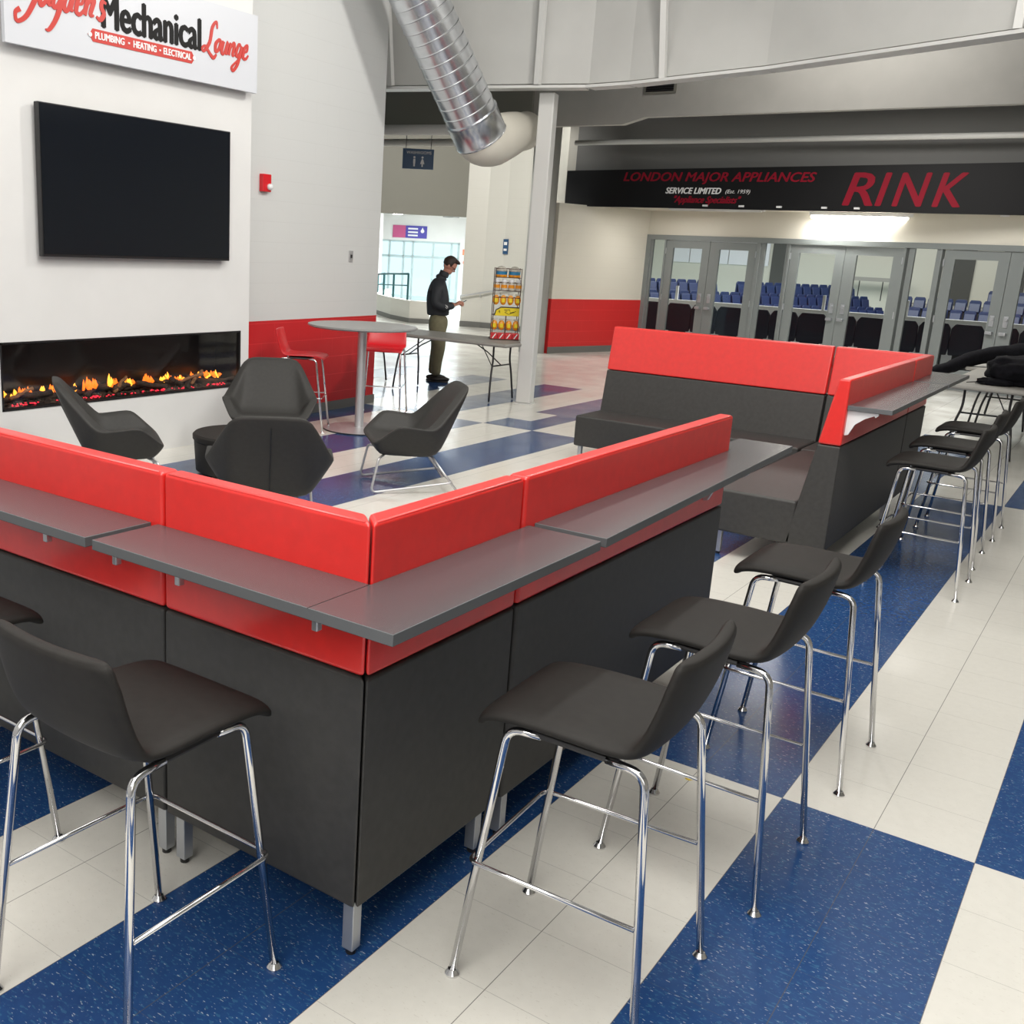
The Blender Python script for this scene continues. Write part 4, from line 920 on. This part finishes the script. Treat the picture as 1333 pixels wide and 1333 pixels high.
MB().lathe([(0, .05), (.17, .05), (.17, .0), (0, 0)], n=16).build('housing', 'wbracket', t); MB().lathe([(0, 0), (.15, 0), (.12, -.04), (0, -.05)], n=16).build('diffuser', 'lamp', t, smooth=True)
MB().tube([(0, 0, .05), (0, 0, .65)], .01, 6).build('stem', 'wbracket', t)
t = thing('hanging_projector', 'dark ceiling-hung projector on a white stem in the lobby', 'projector', (-14.9, 20.2, 2.72))
MB().box((0, 0, 0), (.34, .3, .22)).build('body', 'blackm', t, bevel=.01); MB().tube([(.1, 0, .1), (.1, 0, .53)], .02, 8).build('stem', 'wbracket', t)

# ================================================================== ARENA
def make_seat(label, m, group):
    t = thing('stadium_chair', label, 'stadium chair', group=group)
    MB().prism([(-.21, .30), (.21, .30), (.225, .42), (.22, .74), (.17, .82), (-.17, .82), (-.22, .74), (-.225, .42)], (0, 0, 0), (1, 0, 0), (0, 0, 1), (0, -.02, 0), (0, .04, 0)).build('backrest', m, t, bevel=.015)
    MB().box((0, -.12, .52), (.40, .06, .36), Matrix.Rotation(-.25, 3, 'X')).build('folded_seat', m, t, bevel=.02)
    MB().box((0, .0, .16), (.30, .05, .32)).build('pedestal', 'blackm', t)
    return t
# near row: backs towards us
g1 = 'navy seats just behind the glass doors'
ns = make_seat('navy arena seat back just behind the glass doors, one of the front row', 'seatdark', g1); first = True
for i in range(14):
    x = -8.3+i*.56; 
    if first: ns.location = (x, 18.55, -.02); ns.rotation_euler = (0, 0, math.pi); ns.scale = (1.25, 1, 1.13); first = False
    else: dup(ns, (x, 18.55-(i*.0), -.02), math.pi).scale = (1.25, 1, 1.13)
fs0 = None; g2 = 'blue seats in the stand across the rink'
def far_seat(x, y, z, rz):
    global fs0
    if fs0 is None: fs0 = make_seat('blue stadium chair in the stand across the rink', 'seatblue', g2); fs0.location = (x, y, z); fs0.rotation_euler.z = rz
    else: dup(fs0, (x, y, z), rz)
DV = Vector((.5, .866, 0)); NV = Vector((-.866, .5, 0)); S0_ = Vector((-15.2, 33.2, 0))
for r_ in range(3):
    for i in range(26):                      # left wing of the stand runs away from the viewer
        if r_ == 2 and i in (11, 12): continue
        p = S0_+DV*i*.5+NV*r_*.85; far_seat(p.x, p.y, -.55+r_*.40, R(60))
    for i in range(17):                      # straight part faces the viewer
        if r_ == 2 and i in (0, 1, 2, 3, 4, 5): continue
        far_seat(-8.2+i*.52, 44.6+r_*.85, -.45+r_*.40, 0)
mb = MB()
for r_ in range(3):
    mb.bx((-8.6, 44.2+r_*.85, -3), (4, 45.05+r_*.85, -.45+r_*.40))
    a = S0_-DV*1.5+NV*(r_*.85-.4); lo = [a+Vector((0, 0, -3)), a+DV*15+Vector((0, 0, -3)), a+DV*15+NV*.85+Vector((0, 0, -3)), a+NV*.85+Vector((0, 0, -3))]
    mb.hexa(lo, [p+Vector((0, 0, 3-.55+r_*.40)) for p in lo])
mb.bx((-8.6, 46.75, -3), (4, 49, .42)); st(mb.build('floor_stand', 'concrete'))
st(MB().bx((-22, 25.6, -1.9), (14, 43.4, -1.8)).build('floor_ice', 'ice'))
t = thing('rink_boards', 'white near-side rink boards with a bright top rail seen through the glass doors', 'rink boards', (-8, 25.3, -1.8))
MB().bx((-4.6, -.05, 0), (21, .05, 2.4)).build('board_panel', 'boards', t); MB().bx((-4.6, -.1, 2.4), (21, .1, 2.52)).build('top_rail', 'lwhite', t)
for i in range(12): MB().bx((-4.5+i*2, -.03, 2.5), (-4.43+i*2, .03, 2.9)).build('glass_stanchion', 'lwhite', t)
t = thing('far_rink_boards', 'low white rink boards with yellow strip on the far side of the ice', 'rink boards', (-8, 43.3, -1.8))
MB().bx((-1, -.05, 0), (12, .05, 1.45)).build('board_panel', 'boards', t); MB().bx((-1, -.07, 1.25), (12, -.05, 1.4)).build('yellow_strip', 'yellow', t)
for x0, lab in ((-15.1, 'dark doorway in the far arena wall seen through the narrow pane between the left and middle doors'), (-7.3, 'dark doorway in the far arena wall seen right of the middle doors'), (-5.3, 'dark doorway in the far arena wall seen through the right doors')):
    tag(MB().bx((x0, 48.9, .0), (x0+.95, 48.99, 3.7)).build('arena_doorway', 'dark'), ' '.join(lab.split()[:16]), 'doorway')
t = thing('arena_shelf', 'long grey shelf on thin legs above the far blue seats', 'shelf', (-10.3, 48.2, .42))
MB().bx((-1.6, -.15, .85), (1.6, .15, 1.02)).build('shelf_board', 'fold', t)
for x in (-1.5, -.5, .5, 1.5): MB().tube([(x, 0, 0), (x, 0, .85)], .025, 6).build('leg', 'blackm', t)
mb = MB()
for i in range(6): mb.bx((-20.5+i*.95, 48.85, 1.6), (-19.62+i*.95, 48.98, 4.5)) if False else None
for i in range(5):
    tag(MB().bx((-20.2+i*1.0, 48.9, 1.7), (-19.25+i*1.0, 48.98, 4.6)).build('arena_window', 'boards'), 'pale glazed panel high on the far arena wall seen through the left doors', 'window panel', 'pale panels on the far arena wall')

# ================================================================== PERSON
def skinmesh(name, m, verts, edges, radii, parent, sub=2, root=0):
    me = bpy.data.meshes.new(name); me.from_pydata(verts, edges, []); o = bpy.data.objects.new(name, me); COL.objects.link(o)
    md = o.modifiers.new('skin', 'SKIN'); 
    sk = me.skin_vertices[0].data if me.skin_vertices else None
    if sk is None: bpy.context.view_layer.update(); sk = me.skin_vertices[0].data
    for i, r_ in enumerate(radii): sk[i].radius = r_ if isinstance(r_, tuple) else (r_, r_)
    sk[root].use_root = True
    s_ = o.modifiers.new('sub', 'SUBSURF'); s_.levels = sub; s_.render_levels = sub
    dg = bpy.context.evaluated_depsgraph_get(); me2 = bpy.data.meshes.new_from_object(o.evaluated_get(dg)); me2.name = name
    bpy.data.objects.remove(o); me2.materials.clear(); me2.materials.append(M_[m])
    for p in me2.polygons: p.use_smooth = True
    o = bpy.data.objects.new(name, me2); COL.objects.link(o); o.parent = parent; return o
def chain(*groups):
    """each group: list of (pos, r); first item may be an int = index to attach to"""
    V, E, RR = [], [], []
    for g in groups:
        prev = None
        for it in g:
            if isinstance(it, int): prev = it; continue
            V.append(it[0]); RR.append(it[1]); 
            if prev is not None: E.append((prev, len(V)-1))
            prev = len(V)-1
    return V, E, RR
# local frame: x forward, y left, z up
PF = Vector((.84, .54)); pa = math.atan2(PF.y, PF.x)
t = thing('person', 'standing person in dark jacket and khaki trousers looking down at a phone', 'person', (-7.345, 8.615, 0), pa)
# clothed body parts: body (skin), clothing as children
V, E, RR = chain([((-.02, 0, .95), .08), ((-.04, 0, 1.10), .06), ((-.04, 0, 1.28), .06), ((-.01, 0, 1.41), .055), ((.03, 0, 1.475), .052), ((.085, 0, 1.55), .058)],
 [2, ((-.035, .12, 1.34), .030), ((-.045, .195, 1.26), .030), ((-.06, .235, 1.08), .036), ((.08, .205, 1.04), .034), ((.215, .11, 1.075), .026)],
 [2, ((-.035, -.12, 1.34), .030), ((-.045, -.195, 1.26), .030), ((-.06, -.235, 1.08), .036), ((.08, -.205, 1.04), .034), ((.215, -.11, 1.075), .026)],
 [0, ((-.01, .09, .86), .06), ((.0, .10, .50), .045), ((-.05, .10, .10), .035)],
 [0, ((-.01, -.09, .86), .06), ((.02, -.10, .50), .045), ((-.01, -.10, .10), .035)])
body = skinmesh('body', 'skin', V, E, RR, t)
# head (part of the body look: skull, jaw, nose, ears)
hq = Matrix.Rotation(.62, 3, 'Y')
def hp_(x, y, z): return Vector((.10, 0, 1.595))+hq @ Vector((x, y, z))
mb = MB(); mb.ball(hp_(0, 0, .02), (.092, .075, .10), 14, hq); mb.ball(hp_(.022, 0, -.055), (.066, .055, .065), 12, hq)
mb.tube([hp_(.078, 0, .01), hp_(.102, 0, -.022), hp_(.085, 0, -.035)], [.008, .014, .010], 8)
mb.ball(hp_(.078, 0, -.062), (.012, .024, .006), 6, hq)
for s_ in (-1, 1): mb.ball(hp_(-.005, s_*.076, -.012), (.018, .008, .028), 8, hq); mb.ball(hp_(.078, s_*.03, .008), (.010, .014, .008), 6, hq)
mb.build('head', 'skin', t, smooth=True)
mb = MB(); mb.ball(hp_(-.012, 0, .038), (.100, .083, .098), 14, hq)
for v in mb.v:
    lv = hq.transposed() @ (v-Vector((.10, 0, 1.595)))
    if lv.x > .03 and lv.z < .075: v -= hq @ Vector((lv.x-.03, 0, 0))*.85
    if lv.z < -.02: v += hq @ Vector((.0, 0, (-.02-lv.z)*.6))
mb.ball(hp_(.055, 0, .105), (.05, .06, .025), 8, hq)
mb.build('hair', 'hair', t, smooth=True)
mb = MB()
for s_ in (-1, 1):
    c = [hp_(.094, s_*.034+.021*math.cos(a), .008+.015*math.sin(a)) for a in [k*math.pi/6 for k in range(12)]]; mb.tube(c, .003, 6, closed=True); mb.tube([hp_(.094, s_*.055, .012), hp_(0, s_*.08, .008)], .003, 5)
mb.tube([hp_(.094, -.013, .01), hp_(.094, .013, .01)], .003, 5); mb.build('glasses', 'black', t)
V, E, RR = chain([((-.01, 0, .86), .150), ((-.02, 0, .95), .160), ((-.03, 0, 1.08), .160), ((-.04, 0, 1.20), .160), ((-.04, 0, 1.31), .145), ((-.03, 0, 1.40), .105), ((.025, 0, 1.475), .070)],
 [4, ((-.03, .14, 1.36), .078), ((-.045, .205, 1.27), .070), ((-.06, .238, 1.08), .064), ((.06, .215, 1.04), .058), ((.185, .135, 1.065), .042)],
 [4, ((-.03, -.14, 1.36), .078), ((-.045, -.205, 1.27), .070), ((-.06, -.238, 1.08), .064), ((.06, -.215, 1.04), .058), ((.185, -.135, 1.065), .042)])
j = skinmesh('jacket', 'jacket', V, E, RR, t)
for v_ in j.data.vertices: v_.co.x = (v_.co.x+.03)*1.07-.03
for v_ in j.data.vertices:
    if v_.co.z < .93: v_.co.z = .93-(.93-v_.co.z)*.3
mb = MB(); mb.lathe([(.064, -.03), (.070, -.02), (.068, .04), (.060, .045), (.058, -.03)], (.03, 0, 1.475), 20, Matrix.Rotation(.35, 3, 'Y')); mb.build('collar', 'jacket', j, smooth=True)
mb = MB(); mb.tube([(.10, -.277, 1.07), (.115, -.279, 1.05), (.10, -.279, 1.03), (.085, -.277, 1.045), (.10, -.278, 1.06), (.08, -.276, 1.08)], .004, 6); mb.build('sleeve_emblem', 'lwhite', j)
V, E, RR = chain([((-.01, 0, .98), .14), ((-.03, 0, .86), .172)],
 [1, ((-.015, .085, .74), .132), ((.0, .095, .50), .098), ((-.035, .10, .27), .082), ((-.05, .10, .08), .068)],
 [1, ((-.015, -.085, .74), .132), ((.025, -.095, .50), .098), ((.0, -.10, .27), .082), ((.0, -.10, .08), .068)])
skinmesh('trousers', 'khaki', V, E, RR, t)
for (x, y) in ((-.05, .10), (.0, -.10)):
    mb = MB(); mb.ball((x+.05, y, .045), (.145, .05, .045), 12)
    for v in mb.v: v.z = max(v.z, .0)
    mb.box((x+.045, y, .009), (.27, .085, .018)); mb.build('shoe', 'shoe', t, smooth=True)
# hands with fingers around the phone
for s_ in (-1, 1):
    w0 = Vector((.205, s_*.118, 1.073)); V = [tuple(w0), (.245, s_*.085, 1.088), (.275, s_*.065, 1.098)]; E = [(0, 1), (1, 2)]; RR = [(.026, .018), (.034, .014), (.034, .012)]
    for k in range(4):
        b0 = Vector((.285+.004*k, s_*.062-s_*.004*k, 1.112-.016*k)); L = [.030, .033, .031, .024][k]; o_ = len(V)
        V += [tuple(b0), tuple(b0+Vector((L, -s_*.012, .004))), tuple(b0+Vector((L*1.2, -s_*.035, .004)))]; E += [(2, o_), (o_, o_+1), (o_+1, o_+2)]; RR += [.009, .0085, .007]
    o_ = len(V); V += [(.258, s_*.06, 1.115), (.285, s_*.038, 1.128)]; E += [(1, o_), (o_, o_+1)]; RR += [.011, .009]
    skinmesh('hand', 'skin', V, E, RR, t, 1)
pw = Vector((-7.345, 8.615, 0))+Matrix.Rotation(pa, 3, 'Z') @ Vector((.305, 0, 1.11))
t = thing('phone', 'dark phone held in both hands of the person', 'phone', tuple(pw), pa)
MB().box((0, 0, 0), (.14, .072, .008), Matrix.Rotation(-.5, 3, 'Y')).build('case', 'black', t, bevel=.003)
MB().box((-.0022, 0, .005), (.13, .066, .002), Matrix.Rotation(-.5, 3, 'Y')).build('display', 'screen', t)
